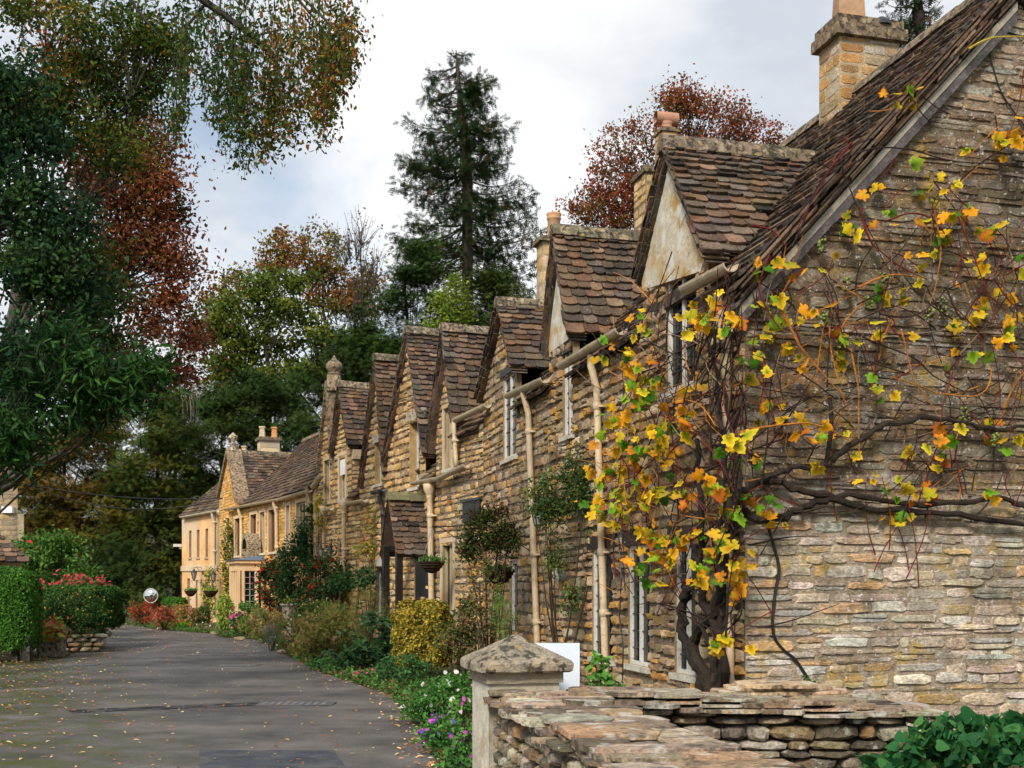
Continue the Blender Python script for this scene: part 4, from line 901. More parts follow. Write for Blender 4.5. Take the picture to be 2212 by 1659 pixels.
def rock(mb, c, sx, sy, sz, fr, col, n=7, flat=.0):
    """an irregular rounded stone centred at frame point c"""
    rings = [(-1, .55), (-.6, .92), (0, 1.0), (.6, .9), (1, .5)]; vs = []; ph = R.uniform(0, 1)
    rad = [R.uniform(.82, 1.12) for _ in range(n)]; tl = R.uniform(-.12, .12)
    for a, k in rings:
        for j in range(n):
            t = 2*math.pi*(j+ph)/n; cx, cz = math.cos(t), math.sin(t)
            cx = math.copysign(abs(cx)**.65, cx); cz = math.copysign(abs(cz)**.65, cz)
            q = rad[j]*R.uniform(.95, 1.05)
            vs.append(fr.p(c[0]+cx*k*sx*q, c[1]+a*sy, c[2]+cz*k*sz*q+cx*tl*sz))
    fs = [(i*n+j, i*n+(j+1) % n, (i+1)*n+(j+1) % n, (i+1)*n+j) for i in range(4) for j in range(n)]+[tuple(range(n)), tuple(range(4*n, 5*n))]
    mb.add(vs, fs, col)
DS = [(.24, .19, .125), (.17, .14, .10), (.28, .23, .16), (.22, .145, .075), (.13, .11, .085), (.34, .30, .23)]
def drywall(name, label, fr, L_, top, thick, hr, wr, slab, capw, seed=0, topf=None, faces=(1, 0)):
    root = thing(name, label, 'wall', fr.p(L_/2, -thick/2, 0))
    mb = MB(); T = topf or (lambda u: top)
    for side in (0, 1):
        if not faces[side]: pass
        z = 0.0
        while z < top+.05:
            h = R.uniform(*hr); u = R.uniform(-.05, 0)
            while u < L_:
                w = R.uniform(*wr)
                if z+h < T(u)-.02: rock(mb, (u+w/2, (-.06 if side == 0 else -thick+.06), z+h/2), w/2*1.08, .09+R.uniform(-.015, .02), h/2*1.1, fr, jit(R.choice(DS), .3), n=8)
                u += w
            z += h
    mb.box((.02, -thick+.08, 0), (L_-.02, -.08, top-.06), fr, (.07, .055, .04))
    mb.build('rubble_courses', 'drystone', root, smooth=False)
    cb = MB()
    for lay in range(3 if slab else 1):
        u = -.05
        while u < L_+.02:
            w = R.uniform(.13, .38); nrow = R.choice((1, 2, 3, 3)); vv = .06+R.uniform(-.03, .04)-lay*.02
            W_ = capw/nrow
            for r_ in range(nrow):
                va, vb_ = vv-r_*W_-R.uniform(-.02, .02), vv-(r_+1)*W_+R.uniform(-.03, .01)
                n = 9; cu, cv = u+w/2, (va+vb_)/2; zz = T(u)-.05+lay*.022+R.uniform(-.012, .014); th = R.uniform(.012, .028); tilt = R.uniform(-.02, .02)
                o = []
                for k in range(n):
                    t = 2*math.pi*(k+R.uniform(-.3, .3))/n; c, s = math.cos(t), math.sin(t); c = math.copysign(abs(c)**.5, c); s = math.copysign(abs(s)**.5, s)
                    o.append((cu+c*w*.54, cv+s*abs(va-vb_)*.55))
                vs = [fr.p(a, b, zz+th+(b-cv)*tilt+R.uniform(-.003, .003)) for a, b in o]+[fr.p(cu, cv, zz+th+.004)]+[fr.p(cu+(a-cu)*1.0, cv+(b-cv)*1.0, zz+(b-cv)*tilt) for a, b in o]
                cb.add(vs, [(k, (k+1) % n, n) for k in range(n)]+[(k, (k+1) % n, n+1+(k+1) % n, n+1+k) for k in range(n)]+[tuple(range(n+1, 2*n+1))], jit(R.choice([(.36, .29, .20), (.31, .23, .155), (.42, .36, .28), (.25, .19, .135), (.36, .24, .15), (.19, .15, .11)]), .3))
            u += w*.9
    cb.build('coping_slabs', 'coping', root)
    return root
d1 = np.array((.503, -2.7)); d1 /= np.linalg.norm(d1)
FW1 = Frame((-.10, 6.88), d1, (-d1[1]*-1, d1[0]*-1)); nn = np.array((d1[1], -d1[0]))
FW1 = Frame((-.08, 6.86), d1, nn if nn[0] < 0 else -nn)
drywall('dry_stone_wall', 'low dry stone wall running from the gate pillar towards the viewer', FW1, 4.2, .94, .42, (.05, .09), (.07, .17), True, .55)
FW2 = Frame((.40, 6.86), (1, .02), (0, -1))
drywall('dry_stone_wall', 'low dry stone wall crossing in front of the vine and the gable', FW2, 1.97, .93, .38, (.05, .12), (.1, .3), True, .50, topf=lambda u: .93-.045*u)
FW3 = Frame((1.45, 7.3), (1, .18), (.18, -1))
# heap of slabs behind the crossing wall
hp = MB(); 
for lay in range(4):
    for k in range(2):
        n = 10; w = .8-.16*lay; cu, cv, z = 1.62+R.uniform(-.06, .06)+k*.2, 7.42+R.uniform(-.05, .05), .88+lay*.022
        o = [(cu+math.copysign(abs(math.cos(t))**.6, math.cos(t))*w*.48, cv+math.sin(t)*.22*R.uniform(.8, 1.1)) for t in [2*math.pi*(q_+R.uniform(-.3, .3))/n for q_ in range(n)]]
        hp.add([(a, b, z+.02+R.uniform(-.003, .003)) for a, b in o]+[(a, b, z) for a, b in o], [tuple(range(n)), tuple(range(n, 2*n))]+[(q_, (q_+1) % n, n+(q_+1) % n, n+q_) for q_ in range(n)], jit((.45, .32, .2), .2))
for k in range(30): rock(hp, (1.1+R.random()*1.0, -(7.42-6.86)+R.uniform(-.12, .12), .84-R.random()*.8), .14, .1, .05, Frame((0, 6.86), (1, 0), (0, -1)), jit(R.choice(DS), .2))
hp.build('stone_heap', 'coping', label='heap of flat stone slabs against the gable wall behind the crossing wall', cat='stone heap')
bdr = thing('notice_board', 'blank white board standing behind the gate pillar', 'board', (.30, 7.72, 0))
mb = MB(); a = W(1150, 1389, 7.7); b = W(1252, 1497, 7.7); mb.box((a[0], 7.69, b[2]), (b[0], 7.705, a[2]), None, (.62, .68, .76)); mb.build('panel', 'white', bdr)
mb = MB(); mb.box((a[0]+.05, 7.707, 0), (a[0]+.09, 7.75, a[2]-.03), None, (.12, .08, .05)); mb.box((b[0]-.08, 7.707, 0), (b[0]-.05, 7.75, a[2]-.03), None, (.12, .08, .05)); mb.build('post', 'wood', bdr)
# ---------------------------------------------------------------- trees
def crown_pts(ells, Y, dens, cr, lr, dy=None, gap=.0):
    """ells: (px, py, rx, ry) ellipses of the crown; returns cluster centres and radii in metres"""
    cs = []; m = Y/F
    for e in ells:
        px, py, rx, ry = e[:4]; oy = e[4] if len(e) > 4 else 0
        c = W(px, py, Y+oy); a, b = rx*m, ry*m; d = (a+b)/2*.9
        n = max(4, int(3*dens*a*b/(cr**2)))
        k = 0
        while k < n:
            q = NR.uniform(-1, 1, 3); r = np.linalg.norm(q)
            if r > 1 or r < .25: continue
            cs.append((c+q*np.array((a-cr*.5, d, b-cr*.5)), cr*NR.uniform(.6, 1.25))); k += 1
    return cs
def leafpts(cs, per, flat=.7, spread=.5):
    P = []; idx = []
    for i, (c, r) in enumerate(cs):
        n = max(2, int(per*NR.uniform(.6, 1.4))); q = NR.normal(size=(n, 3))*r*spread; q[:, 2] *= flat; P.append(c+q); idx += [i]*n
    return np.concatenate(P), np.array(idx)
def branches(mb, base, top, cs, r0, nlimb, col=(.05, .04, .03), wig=.25, sub=True, up=.35, tr=.36):
    base, top = np.array(base, float), np.array(top, float); T = np.linalg.norm(top-base)
    n = 10; pts = [base+(top-base)*i/n+NR.normal(size=3)*wig*.12*T/n for i in range(n+1)]; pts[0] = base
    mb.tube(pts, [r0*(1-.95*i/n) for i in range(n+1)], 8, col)
    if not cs: return
    sel = [cs[i] for i in NR.choice(len(cs), min(nlimb, len(cs)), replace=False)]
    ends = []
    for c, r in sel:
        t = min(.95, max(up, (c[2]-base[2])/max(.1, (top[2]-base[2]))*.62+R.uniform(-.12, .06))); s = base+(top-base)*t
        m_ = (s+c)/2+np.array((0, 0, -.06*np.linalg.norm(c-s)))+NR.normal(size=3)*wig*.3
        P = []
        for k in range(8):
            u = k/7; P.append((1-u)**2*s+2*u*(1-u)*m_+u*u*c+NR.normal(size=3)*wig*.07*(0 < k < 7))
        rr = r0*tr*(1-t*.75); mb.tube(P, [rr*(1-.9*k/7)**1.2 for k in range(8)], 5, col, cap=False); ends.append(P)
    if sub:
        for c, r in cs:
            P = ends[R.randrange(len(ends))]
            best = min(ends, key=lambda e: min(np.linalg.norm(e[j]-c) for j in (4, 6, 7))); s = min((best[j] for j in (3, 4, 5, 6)), key=lambda q: np.linalg.norm(q-c))
            mm = (s+c)/2+NR.normal(size=3)*.15; mb.tube([s, mm, c, c+unit((c-s)[None])[0]*r*.7], [min(.035, r0*.09), min(.025, r0*.06), min(.016, r0*.04), .006], 4, col, cap=False)
def tree(name, label, cat, ells, Y, cols, base=None, r0=.25, dens=1.0, cr=.7, cov=1.5, per=None, ls=.12, tpl='rhomb', w=None, nlimb=14, mat='leaf', barkc=(.06, .05, .04), wig=.3, flat=.7, nb=.3, topf=None, ccols=None, spread=.5, group=None, up=.3, kvar=.25, sub=True):
    cs = crown_pts(ells, Y, dens, cr, ls)
    if per is None or True: per = cov*3.14*cr*cr/(3*dens*(.16 if tpl in ('spray', 'twig', 'long') else .3)*ls*ls)
    px = sum(e[0]*e[2] for e in ells)/sum(e[2] for e in ells); b = base if base is not None else W(px, 1300, Y)[:2]; z = hill(b[0], b[1]) if base is None or len(base) < 3 else base[2]
    root = thing(name, label, cat, (b[0], b[1], z-.2), group)
    pt = min(e[1]-e[3]*.4 for e in ells); tp = topf if topf is not None else W(px, pt, Y)
    mb = MB(); branches(mb, (b[0], b[1], z-.2), tp, cs, r0, nlimb, barkc, wig, sub=sub, up=up); mb.build('trunk', 'bark', root, smooth=True)
    P, idx = leafpts(cs, per, flat, spread)
    base_c = pal(cols, len(cs), .1, w)[idx]*.65+pal(cols, len(P), .1, w)*.35
    base_c *= (1+NR.uniform(-kvar, kvar, len(cs)))[idx][:, None]*(1+NR.uniform(-.2, .2, (len(P), 1)))
    cloud('crown', P, ls, tpl, base_c, mat, root, nrm=(0, -.3, 1), nb=nb)
    return root
G_ = [(.045, .085, .012), (.03, .06, .01), (.07, .11, .015), (.02, .045, .012)]
WX = [(.05, .07, .012), (.08, .08, .015), (.04, .05, .01)]
# far woods beyond the end of the lane, one body of dark yews (each a tree)
YW = [(.022, .042, .008), (.032, .050, .009), (.048, .056, .009), (.014, .028, .007), (.07, .058, .010)]
YD = [(.014, .030, .007), (.022, .040, .009), (.030, .045, .010), (.012, .022, .007)]
def conifer_mass(label, ells, Y, cols, cov=3.2, per=0, ls=.34, cr=1.0, dens=.9, base=None, r0=.3, name='yew_tree', cat='yew tree', **k):
    return tree(name, label, cat, ells, Y, cols, base=base, r0=r0, dens=dens, cr=cr, cov=cov, ls=ls, tpl='spray', mat='needle', nlimb=10, flat=.45, nb=.55, spread=.55, sub=False, barkc=(.04, .03, .022), **k)
conifer_mass('broad dark yew with bronze tips behind the round traffic mirror', [(330, 1080, 130, 130), (300, 1210, 130, 90), (380, 960, 120, 90), (360, 1180, 80, 120)], 60, YW)
conifer_mass('bronze tinted yew right of the roadside cottage roof on the left', [(150, 1040, 130, 110), (90, 1160, 110, 90), (190, 940, 100, 70), (210, 1140, 90, 110), (110, 980, 70, 60), (60, 1050, 60, 80)], 62, [(.06, .05, .01), (.09, .06, .012), (.04, .05, .01), (.12, .07, .015)])
conifer_mass('dark yew rising over the pale house at the far end', [(470, 960, 110, 110), (520, 900, 110, 80), (430, 1060, 70, 90)], 66, YD+YW[:2])
conifer_mass('dark yew behind the square chimney pots of the golden house', [(610, 890, 110, 90), (660, 960, 120, 90), (560, 960, 80, 80)], 64, YD)
tree('oak_tree', 'olive and bronze woodland crown above the yews on the left', 'tree', [(200, 900, 110, 60), (300, 850, 80, 50), (120, 980, 90, 70), (380, 880, 70, 60)], 80, WX, cr=1.0, cov=2.6, ls=.3, dens=.8, tpl='spray', mat='needle', r0=.4)
conifer_mass('dark yew filling the middle of the wooded bank beyond the lane', [(430, 1150, 70, 120), (400, 1010, 110, 120), (250, 1000, 110, 110), (270, 1130, 120, 110), (350, 890, 90, 60), (480, 870, 90, 60), (570, 850, 80, 50)], 70, YD+YW[:3], cov=3)
conifer_mass('olive yew just right of the left stone house', [(90, 1080, 90, 90), (40, 1140, 80, 100), (140, 1120, 70, 110), (100, 980, 80, 70)], 68, YW, cov=4)
conifer_mass('very dark low yews filling the gap at the lane end', [(240, 1230, 100, 90), (300, 1290, 110, 50), (180, 1250, 80, 80)], 56, YD)
conifer_mass('dark yew standing behind the onion finial gable', [(760, 880, 110, 100), (740, 770, 70, 70), (700, 850, 70, 60)], 52, YD, per=70)
conifer_mass('dark green yew bank below the green and yellow broadleaf tree', [(450, 880, 90, 50), (550, 850, 90, 60), (640, 850, 90, 60), (400, 900, 60, 60)], 68, YD+[(.03, .05, .01)], cov=3.6)
conifer_mass('dark cypress screen rising behind the gables', [(770, 790, 80, 90), (810, 700, 60, 80), (850, 780, 90, 80)], 58, YD+[(.03, .05, .01)], cov=3.4)
conifer_mass('tall dark cypress left of the tall spruce', [(870, 700, 85, 90), (895, 610, 60, 80), (930, 640, 60, 90), (905, 545, 30, 45), (820, 760, 80, 80)], 50, YD+[(.025, .05, .008)], per=80, ls=.28)
conifer_mass('dark green cypress right of the lime green tree', [(1085, 650, 60, 50), (1040, 700, 70, 60), (1120, 680, 40, 50), (1060, 610, 30, 25)], 48, YD+[(.05, .06, .01)], per=80, ls=.26)
tree('laurel_tree', 'lime green bushy tree in front of the tall spruce', 'tree', [(970, 650, 55, 50), (960, 700, 60, 40), (990, 610, 28, 25), (935, 710, 35, 30)], 45, [(.12, .16, .015), (.08, .13, .012), (.17, .20, .02), (.05, .085, .01)], cr=.45, cov=2.2, ls=.16, dens=1.1, tpl='leaf', r0=.15)
tree('maple_tree', 'green and yellow broadleaf tree standing left of the onion finial gable', 'tree', [(450, 700, 60, 60), (600, 620, 110, 60), (540, 700, 100, 80), (640, 720, 110, 80), (500, 770, 70, 60), (590, 800, 120, 50), (690, 780, 60, 60), (470, 800, 50, 60)], 72, [(.07, .10, .012), (.045, .07, .01), (.12, .13, .016), (.03, .05, .008)], base=W(590, 1100, 72)[:2], cr=.75, cov=3.0, ls=.27, dens=.8, tpl='rhomb', r0=.36, nlimb=16, wig=.7, spread=.6)
tree('beech_tree', 'russet and green broadleaf tree with its crown above the golden house', 'tree', [(660, 540, 95, 60), (740, 600, 90, 60), (590, 560, 50, 40), (520, 615, 80, 34), (470, 650, 60, 28), (790, 640, 70, 60), (700, 650, 60, 50)], 76, [(.16, .06, .02), (.10, .10, .015), (.20, .08, .02), (.07, .08, .015)], base=W(735, 1100, 76)[:2], topf=W(690, 520, 76), cr=.7, cov=2.4, ls=.25, dens=.8, r0=.4, nlimb=18, wig=.8, spread=.6)
tree('bare_tree', 'nearly bare grey tree against the sky left of the tall spruce', 'tree', [(780, 500, 50, 55), (740, 520, 45, 40), (810, 560, 55, 45), (790, 600, 40, 50)], 70, [(.10, .05, .03), (.08, .06, .03)], base=W(770, 1000, 70)[:2], topf=W(775, 470, 70), cr=.6, cov=.12, ls=.18, dens=2.2, r0=.28, nlimb=16, wig=.6, barkc=(.06, .05, .045))
tree('red_hawthorn', 'round red leaved tree behind the half-round chimney pot', 'tree', [(1390, 340, 120, 90), (1480, 260, 140, 80), (1330, 440, 80, 60), (1560, 290, 110, 60), (1650, 310, 75, 50), (1510, 210, 80, 45), (1250, 460, 55, 40), (1310, 400, 60, 60), (1300, 480, 70, 50), (1400, 450, 110, 60)], 40, [(.19, .03, .014), (.13, .035, .014), (.10, .06, .015), (.06, .06, .015), (.20, .055, .02)], base=W(1440, 1000, 40)[:2], topf=W(1460, 260, 40), cr=.45, cov=1.45, ls=.115, dens=1.1, r0=.2, nlimb=34, wig=.5, barkc=(.035, .03, .028), spread=.6)
tree('bare_sapling', 'thin pale bare saplings behind the copper beech', 'tree', [(425, 720, 30, 50), (400, 760, 30, 50), (445, 700, 20, 50)], 66, [(.14, .10, .05)], base=W(415, 1000, 66)[:2], cr=.5, cov=.1, ls=.16, dens=2, r0=.10, nlimb=14, wig=.5, barkc=(.22, .19, .16))
# tall spruce, whorls of drooping limbs
def spruce(label, px, ytop, ybot, Y, half, dens, seed=1, sh=1.0, cut=0, lw=1.0, zb=None):
    rr = random.Random(seed); m = Y/F; x, _, zt = W(px, ytop, Y); zb_ = W(px, ybot, Y)[2]; gb = hill(x+ .4, Y)
    root = thing('spruce_tree', label, 'spruce', (x+.4*m*20, Y, min(gb, zb_)-.3)); mb = MB()
    bx = x+.55*sh; mb.tube([(bx, Y, min(gb, zb_)-.3), (bx, Y, (zb_+zt)/2), (x+.2, Y, zt*.8+zb_*.2), (x, Y, zt)], [.34*sh, .24*sh, .13*sh, .02], 8, (.06, .045, .035))
    P = []; AX = []; S = []
    z = zt-.2; H_ = zt-zb_
    while z > zb_:
        t = (zt-z)/H_; r = half(t)*sh; nb_ = 8 if t > .1 else 4
        for i in range(nb_):
            a = rr.uniform(0, 2*math.pi); l = r*rr.uniform(.6, 1.12)
            if rr.random() < cut: continue
            cx = x+(bx-x)*t; p0 = np.array((cx, Y, z+rr.uniform(-.2, .2))); d = np.array((math.cos(a), math.sin(a), 0)); pts = []
            drop = l*rr.uniform(.12, .30)
            for k in range(6):
                u = k/5; pts.append(p0+d*l*u+np.array((0, 0, -drop*math.sin(u*2.2)+u*u*l*.16)))
            mb.tube(pts, [.05*sh*(1-.8*k/5) for k in range(6)], 4, (.05, .04, .03), cap=False)
            nl = int(l*dens*1.35*rr.uniform(.7, 1.3))+6
            for k in range(nl):
                u = rr.uniform(.18, 1.03)**.8; j = min(4, int(u*5)); q = pts[j]+(pts[j+1]-pts[j])*(min(1, u*5-j)); sd = np.array((-d[1], d[0], 0))*rr.gauss(0, .22*l*(1.1-u*.7)+.05)
                hang = rr.random() < .55
                P.append(q+sd+np.array((0, 0, rr.uniform(-.45, .06) if hang else rr.uniform(-.1, .1)))); AX.append(np.array((d[0]*.25, d[1]*.25, -1)) if hang else d+sd*.8+np.array((0, 0, .05))); S.append(rr.uniform(.28, .52)*lw)
        z -= rr.uniform(.42, .85)*sh
    mb.build('trunk', 'bark', root, smooth=True); n = len(P)
    cloud('crown', P, np.array(S), 'spray', pal([(.009, .021, .007), (.016, .03, .008), (.006, .014, .006), (.028, .03, .008), (.06, .028, .01)], n, .25, (4, 4, 4, 2, .6)), 'needle', root, ax=np.array(AX), ab=.75, nrm=None)
    return root
def hw(t):
    k = [(0, .3), (.06, 1.5), (.13, 2.2), (.18, 1.5), (.27, 2.7), (.35, 2.6), (.42, 3.1), (.5, 3.0), (.6, 3.3), (.7, 3.6), (.8, 3.7), (.9, 3.5), (1, 3.3)]
    for (a, b), (c, d) in zip(k, k[1:]):
        if t <= c: return b+(d-b)*(t-a)/(c-a)
    return 3
spruce('tall dark spruce with drooping tiers, the highest tree above the roofs', 985, 108, 640, 55, hw, 15, 3)
spruce('spruce top seen beside the big block chimney', 1962, -110, 190, 42, lambda t: .7+1.4*t, 11, 8, .8, cut=.25, lw=.8)

# left side: copper beech, ivy-clad tree, laurel, birch boughs
tree('copper_beech', 'copper brown beech leaning in over the lane on the left', 'beech', [(290, 330, 130, 90), (330, 440, 90, 90), (250, 480, 130, 90), (350, 560, 80, 60), (260, 600, 120, 80), (380, 650, 60, 50), (180, 400, 100, 90), (340, 700, 100, 60), (180, 700, 90, 60), (300, 520, 110, 80), (400, 590, 45, 60), (270, 760, 90, 50), (410, 720, 40, 60), (370, 800, 60, 40), (330, 380, 80, 80)], 27, [(.12, .038, .018), (.085, .028, .014), (.17, .055, .02), (.06, .022, .012), (.05, .06, .012)], base=(-13.5, 27.5, 0), topf=W(150, 260, 27), cr=.55, cov=2.5, ls=.115, tpl='leaf', w=(5, 4, 4, 3, 2.6), dens=1.0, r0=.32, nlimb=18, wig=.8, barkc=(.045, .04, .03), spread=.55)
tree('ivy_clad_tree', 'tree trunk smothered in dark glossy ivy at the left edge', 'tree', [(10, 180, 90, 90), (0, 300, 70, 90), (150, 480, 80, 90), (150, 640, 90, 110), (170, 780, 90, 70), (40, 300, 100, 90), (50, 450, 110, 110), (70, 600, 110, 110), (50, 740, 120, 90), (110, 830, 130, 80), (20, 900, 90, 60), (90, 540, 90, 80)], 19, [(.008, .026, .012), (.014, .042, .018), (.026, .062, .022), (.006, .015, .008), (.035, .07, .015)], base=(-10.0, 19, 0), topf=W(40, 200, 19), cr=.45, cov=4.2, ls=.105, tpl='leaf', dens=1.2, r0=.3, nlimb=10, spread=.55)
tree('hornbeam_tree', 'green and gold speckled tree between the ivy and the copper beech', 'tree', [(250, 850, 70, 60), (200, 950, 60, 50), (260, 620, 70, 60), (60, 240, 110, 80), (200, 330, 120, 70), (360, 110, 70, 60), (230, 110, 150, 90), (120, 140, 120, 100), (320, 60, 110, 60), (100, 30, 130, 60), (200, 240, 130, 80), (170, 560, 80, 60), (160, 660, 90, 60), (230, 740, 70, 50), (290, 170, 70, 60), (90, 230, 90, 70)], 21, [(.06, .09, .012), (.03, .06, .01), (.26, .17, .015), (.28, .09, .015), (.018, .04, .008), (.11, .035, .015)], w=(4, 5, 1.2, .8, 4, 1.6), base=(-10.5, 22, 0), topf=W(130, 60, 21), cr=.42, cov=2.7, ls=.095, tpl='leaf', dens=1.0, r0=.22, nlimb=18, wig=.7, barkc=(.09, .08, .07), spread=.58)
tree('laurel_tree', 'dark glossy laurel boughs hanging low over the lane on the left', 'tree', [(120, 820, 110, 60), (220, 800, 90, 60), (150, 740, 80, 50), (320, 800, 50, 40), (60, 930, 90, 50), (280, 860, 60, 40), (160, 880, 90, 45), (30, 980, 50, 30)], 16, [(.008, .026, .006), (.014, .045, .01), (.035, .09, .016), (.005, .015, .005)], base=(-9.3, 16.5, 0), topf=W(60, 780, 16), cr=.35, cov=4.6, ls=.18, tpl='long', dens=.9, r0=.12, nlimb=14, spread=.6)
# birch boughs: limbs with hanging strands
root = thing('birch_tree', 'birch boughs with long hanging leafy strands across the top of the sky', 'birch', (-8.5, 13, 0))
mb = MB(); Yb = 13
limbs = [[(-400, -50), (-100, -180), (200, -120), (380, -40), (450, 0), (540, 80), (590, 140), (620, 190)], [(380, -40), (520, -60), (640, -20), (730, 60), (760, 110)], [(450, 0), (400, 60), (425, 130), (450, 170)], [(540, 80), (600, 60), (680, 60)], [(200, -120), (300, 20), (340, 80)], [(620, -30), (690, 60), (715, 130)]]
trunkp = [(-10.5, 13.5, 0), (-10.2, 13.4, 4), (-9.5, 13.2, 8), tuple(W(-400, -50, Yb))]
mb.tube(trunkp, [.22, .19, .15, .10], 8, (.3, .28, .25))
for li, l in enumerate(limbs):
    P = [W(a, b, Yb+R.uniform(-.3, .3)+li*.15) for a, b in l]; P = [P[0]]+[q+NR.normal(size=3)*.03 for q in P[1:]]
    r = (.09, .035, .022, .018, .03, .02)[li]; mb.tube(P, [r*(1-.85*k/(len(P)-1)) for k in range(len(P))], 5, (.05, .04, .035), cap=False)
env = [(360, 345), (385, 350), (400, 240), (430, 200), (450, 290), (480, 335), (500, 330), (520, 408), (540, 400), (550, 330), (575, 372), (590, 382), (605, 330), (625, 338), (640, 320), (655, 260), (680, 315), (700, 315), (715, 270), (720, 200), (740, 185), (760, 150), (776, 50)]
def envy(x):
    for (a, b), (c, d) in zip(env, env[1:]):
        if a <= x <= c: return b+(d-b)*(x-a)/(c-a)
    return 100
LP = []; LA = []
for i in range(150):
    x = R.choice([385, 390, 470, 500, 520, 530, 575, 585, 600, 625, 640, 690, 700, 715, 740])+R.uniform(-9, 9) if R.random() < .55 else R.uniform(362, 772)
    b = envy(x)*R.uniform(.72, 1.0) if R.random() < .7 else envy(x)*R.uniform(.35, .7)
    t = R.uniform(-60, min(b-40, 200)) if R.random() < .6 else R.uniform(b*.35, b*.7)
    Y = Yb+R.uniform(-1.2, 1.2); n = max(4, int((b-t)/16)); P = []; dx = 0
    for k in range(n+1):
        dx += R.uniform(-3, 3); P.append(W(x+dx, t+(b-t)*k/n, Y))
    mb.tube(P, [.006*(1-.6*k/n) for k in range(n+1)], 3, (.05, .035, .025), cap=False)
    m_ = int((b-t)*.62*(1.7 if x > 590 else 1.0))
    for k in range(m_):
        u = R.random()**.75*n
        if math.sin(u*1.35+i*1.7) < R.uniform(-1.3, .9): continue
        j = min(n-1, int(u)); q = P[j]+(P[j+1]-P[j])*(u-j); LP.append(q+NR.normal(size=3)*(.055 if x < 590 else .09)); LA.append((R.gauss(0, .5), R.gauss(0, .5), -1))
for i in range(1300):                                   # denser mass near the top
    x = R.uniform(380, 770); y = R.uniform(-80, envy(x)*.35 if x < 590 else envy(x)*.8); LP.append(W(x, y, Yb+R.uniform(-1.2, 1.2))); LA.append((0, 0, -1))
mb.build('boughs', 'bark', root)
LP = np.array(LP); k = (LP[:, 0] > W(585, 0, Yb)[0])
cc = np.where(k[:, None], pal([(.06, .075, .012), (.22, .08, .015), (.03, .05, .01), (.16, .11, .015), (.11, .04, .015)], len(LP), .25, (3, 1.6, 4, 1, .8)), pal([(.018, .04, .008), (.03, .055, .01), (.06, .07, .012), (.14, .06, .015)], len(LP), .25, (4, 4, 1, .5)))
cloud('leaves', LP, .058, 'leaf', cc, 'leaf', root, ax=np.array(LA), ab=.6)
# orange-tinged birch leaves over the left top
# ---------------------------------------------------------------- hedges, shrubs and flowers
def clipped(name, label, cat, a, b, cols, ls=.06, n=16000, rnd=.35, tpl='leaf', lump=.05, foot=None, w=None, core=(.012, .025, .006)):
    """a clipped hedge: leaf shell round a rounded box with leafy inside"""
    a, b = np.array(a, float), np.array(b, float); c, h = (a+b)/2, (b-a)/2
    P = []; N = []
    A = [h[1]*h[2], h[0]*h[2], h[0]*h[1]]; A = np.array([A[0], A[0], A[1], A[1], A[2]])
    f = NR.choice(5, n, p=A/A.sum()); q = NR.uniform(-1, 1, (n, 3))
    for i, (ax, s) in enumerate(((0, -1), (0, 1), (1, -1), (1, 1), (2, 1))): q[f == i, ax] = s
    pw = 5.0; nrm_ = (np.abs(q)**pw).sum(1)**(1/pw); q = q/nrm_[:, None]
    lum = 1+lump*np.sin(q[:, :1]*7+q[:, 1:2]*5)*np.cos(q[:, 2:3]*6)
    P = c+q*h*lum*(1-np.abs(NR.normal(0, .035, (n, 1)))); nn_ = unit(np.sign(q)*np.abs(q)**(pw-1)/h)
    root = thing(name, label, cat, (c[0], c[1], a[2]))
    m = MB(); 
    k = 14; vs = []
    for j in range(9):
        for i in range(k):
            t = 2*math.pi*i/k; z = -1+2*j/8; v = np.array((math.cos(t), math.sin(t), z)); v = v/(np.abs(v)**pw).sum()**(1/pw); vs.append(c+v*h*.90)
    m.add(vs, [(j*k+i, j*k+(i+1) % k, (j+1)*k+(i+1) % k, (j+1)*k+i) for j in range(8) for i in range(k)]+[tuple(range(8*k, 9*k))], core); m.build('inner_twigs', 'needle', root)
    cloud('leaves', P, ls, tpl, pal(cols, n, .3, w), 'leaf', root, nrm=nn_, nb=.55)
    return root
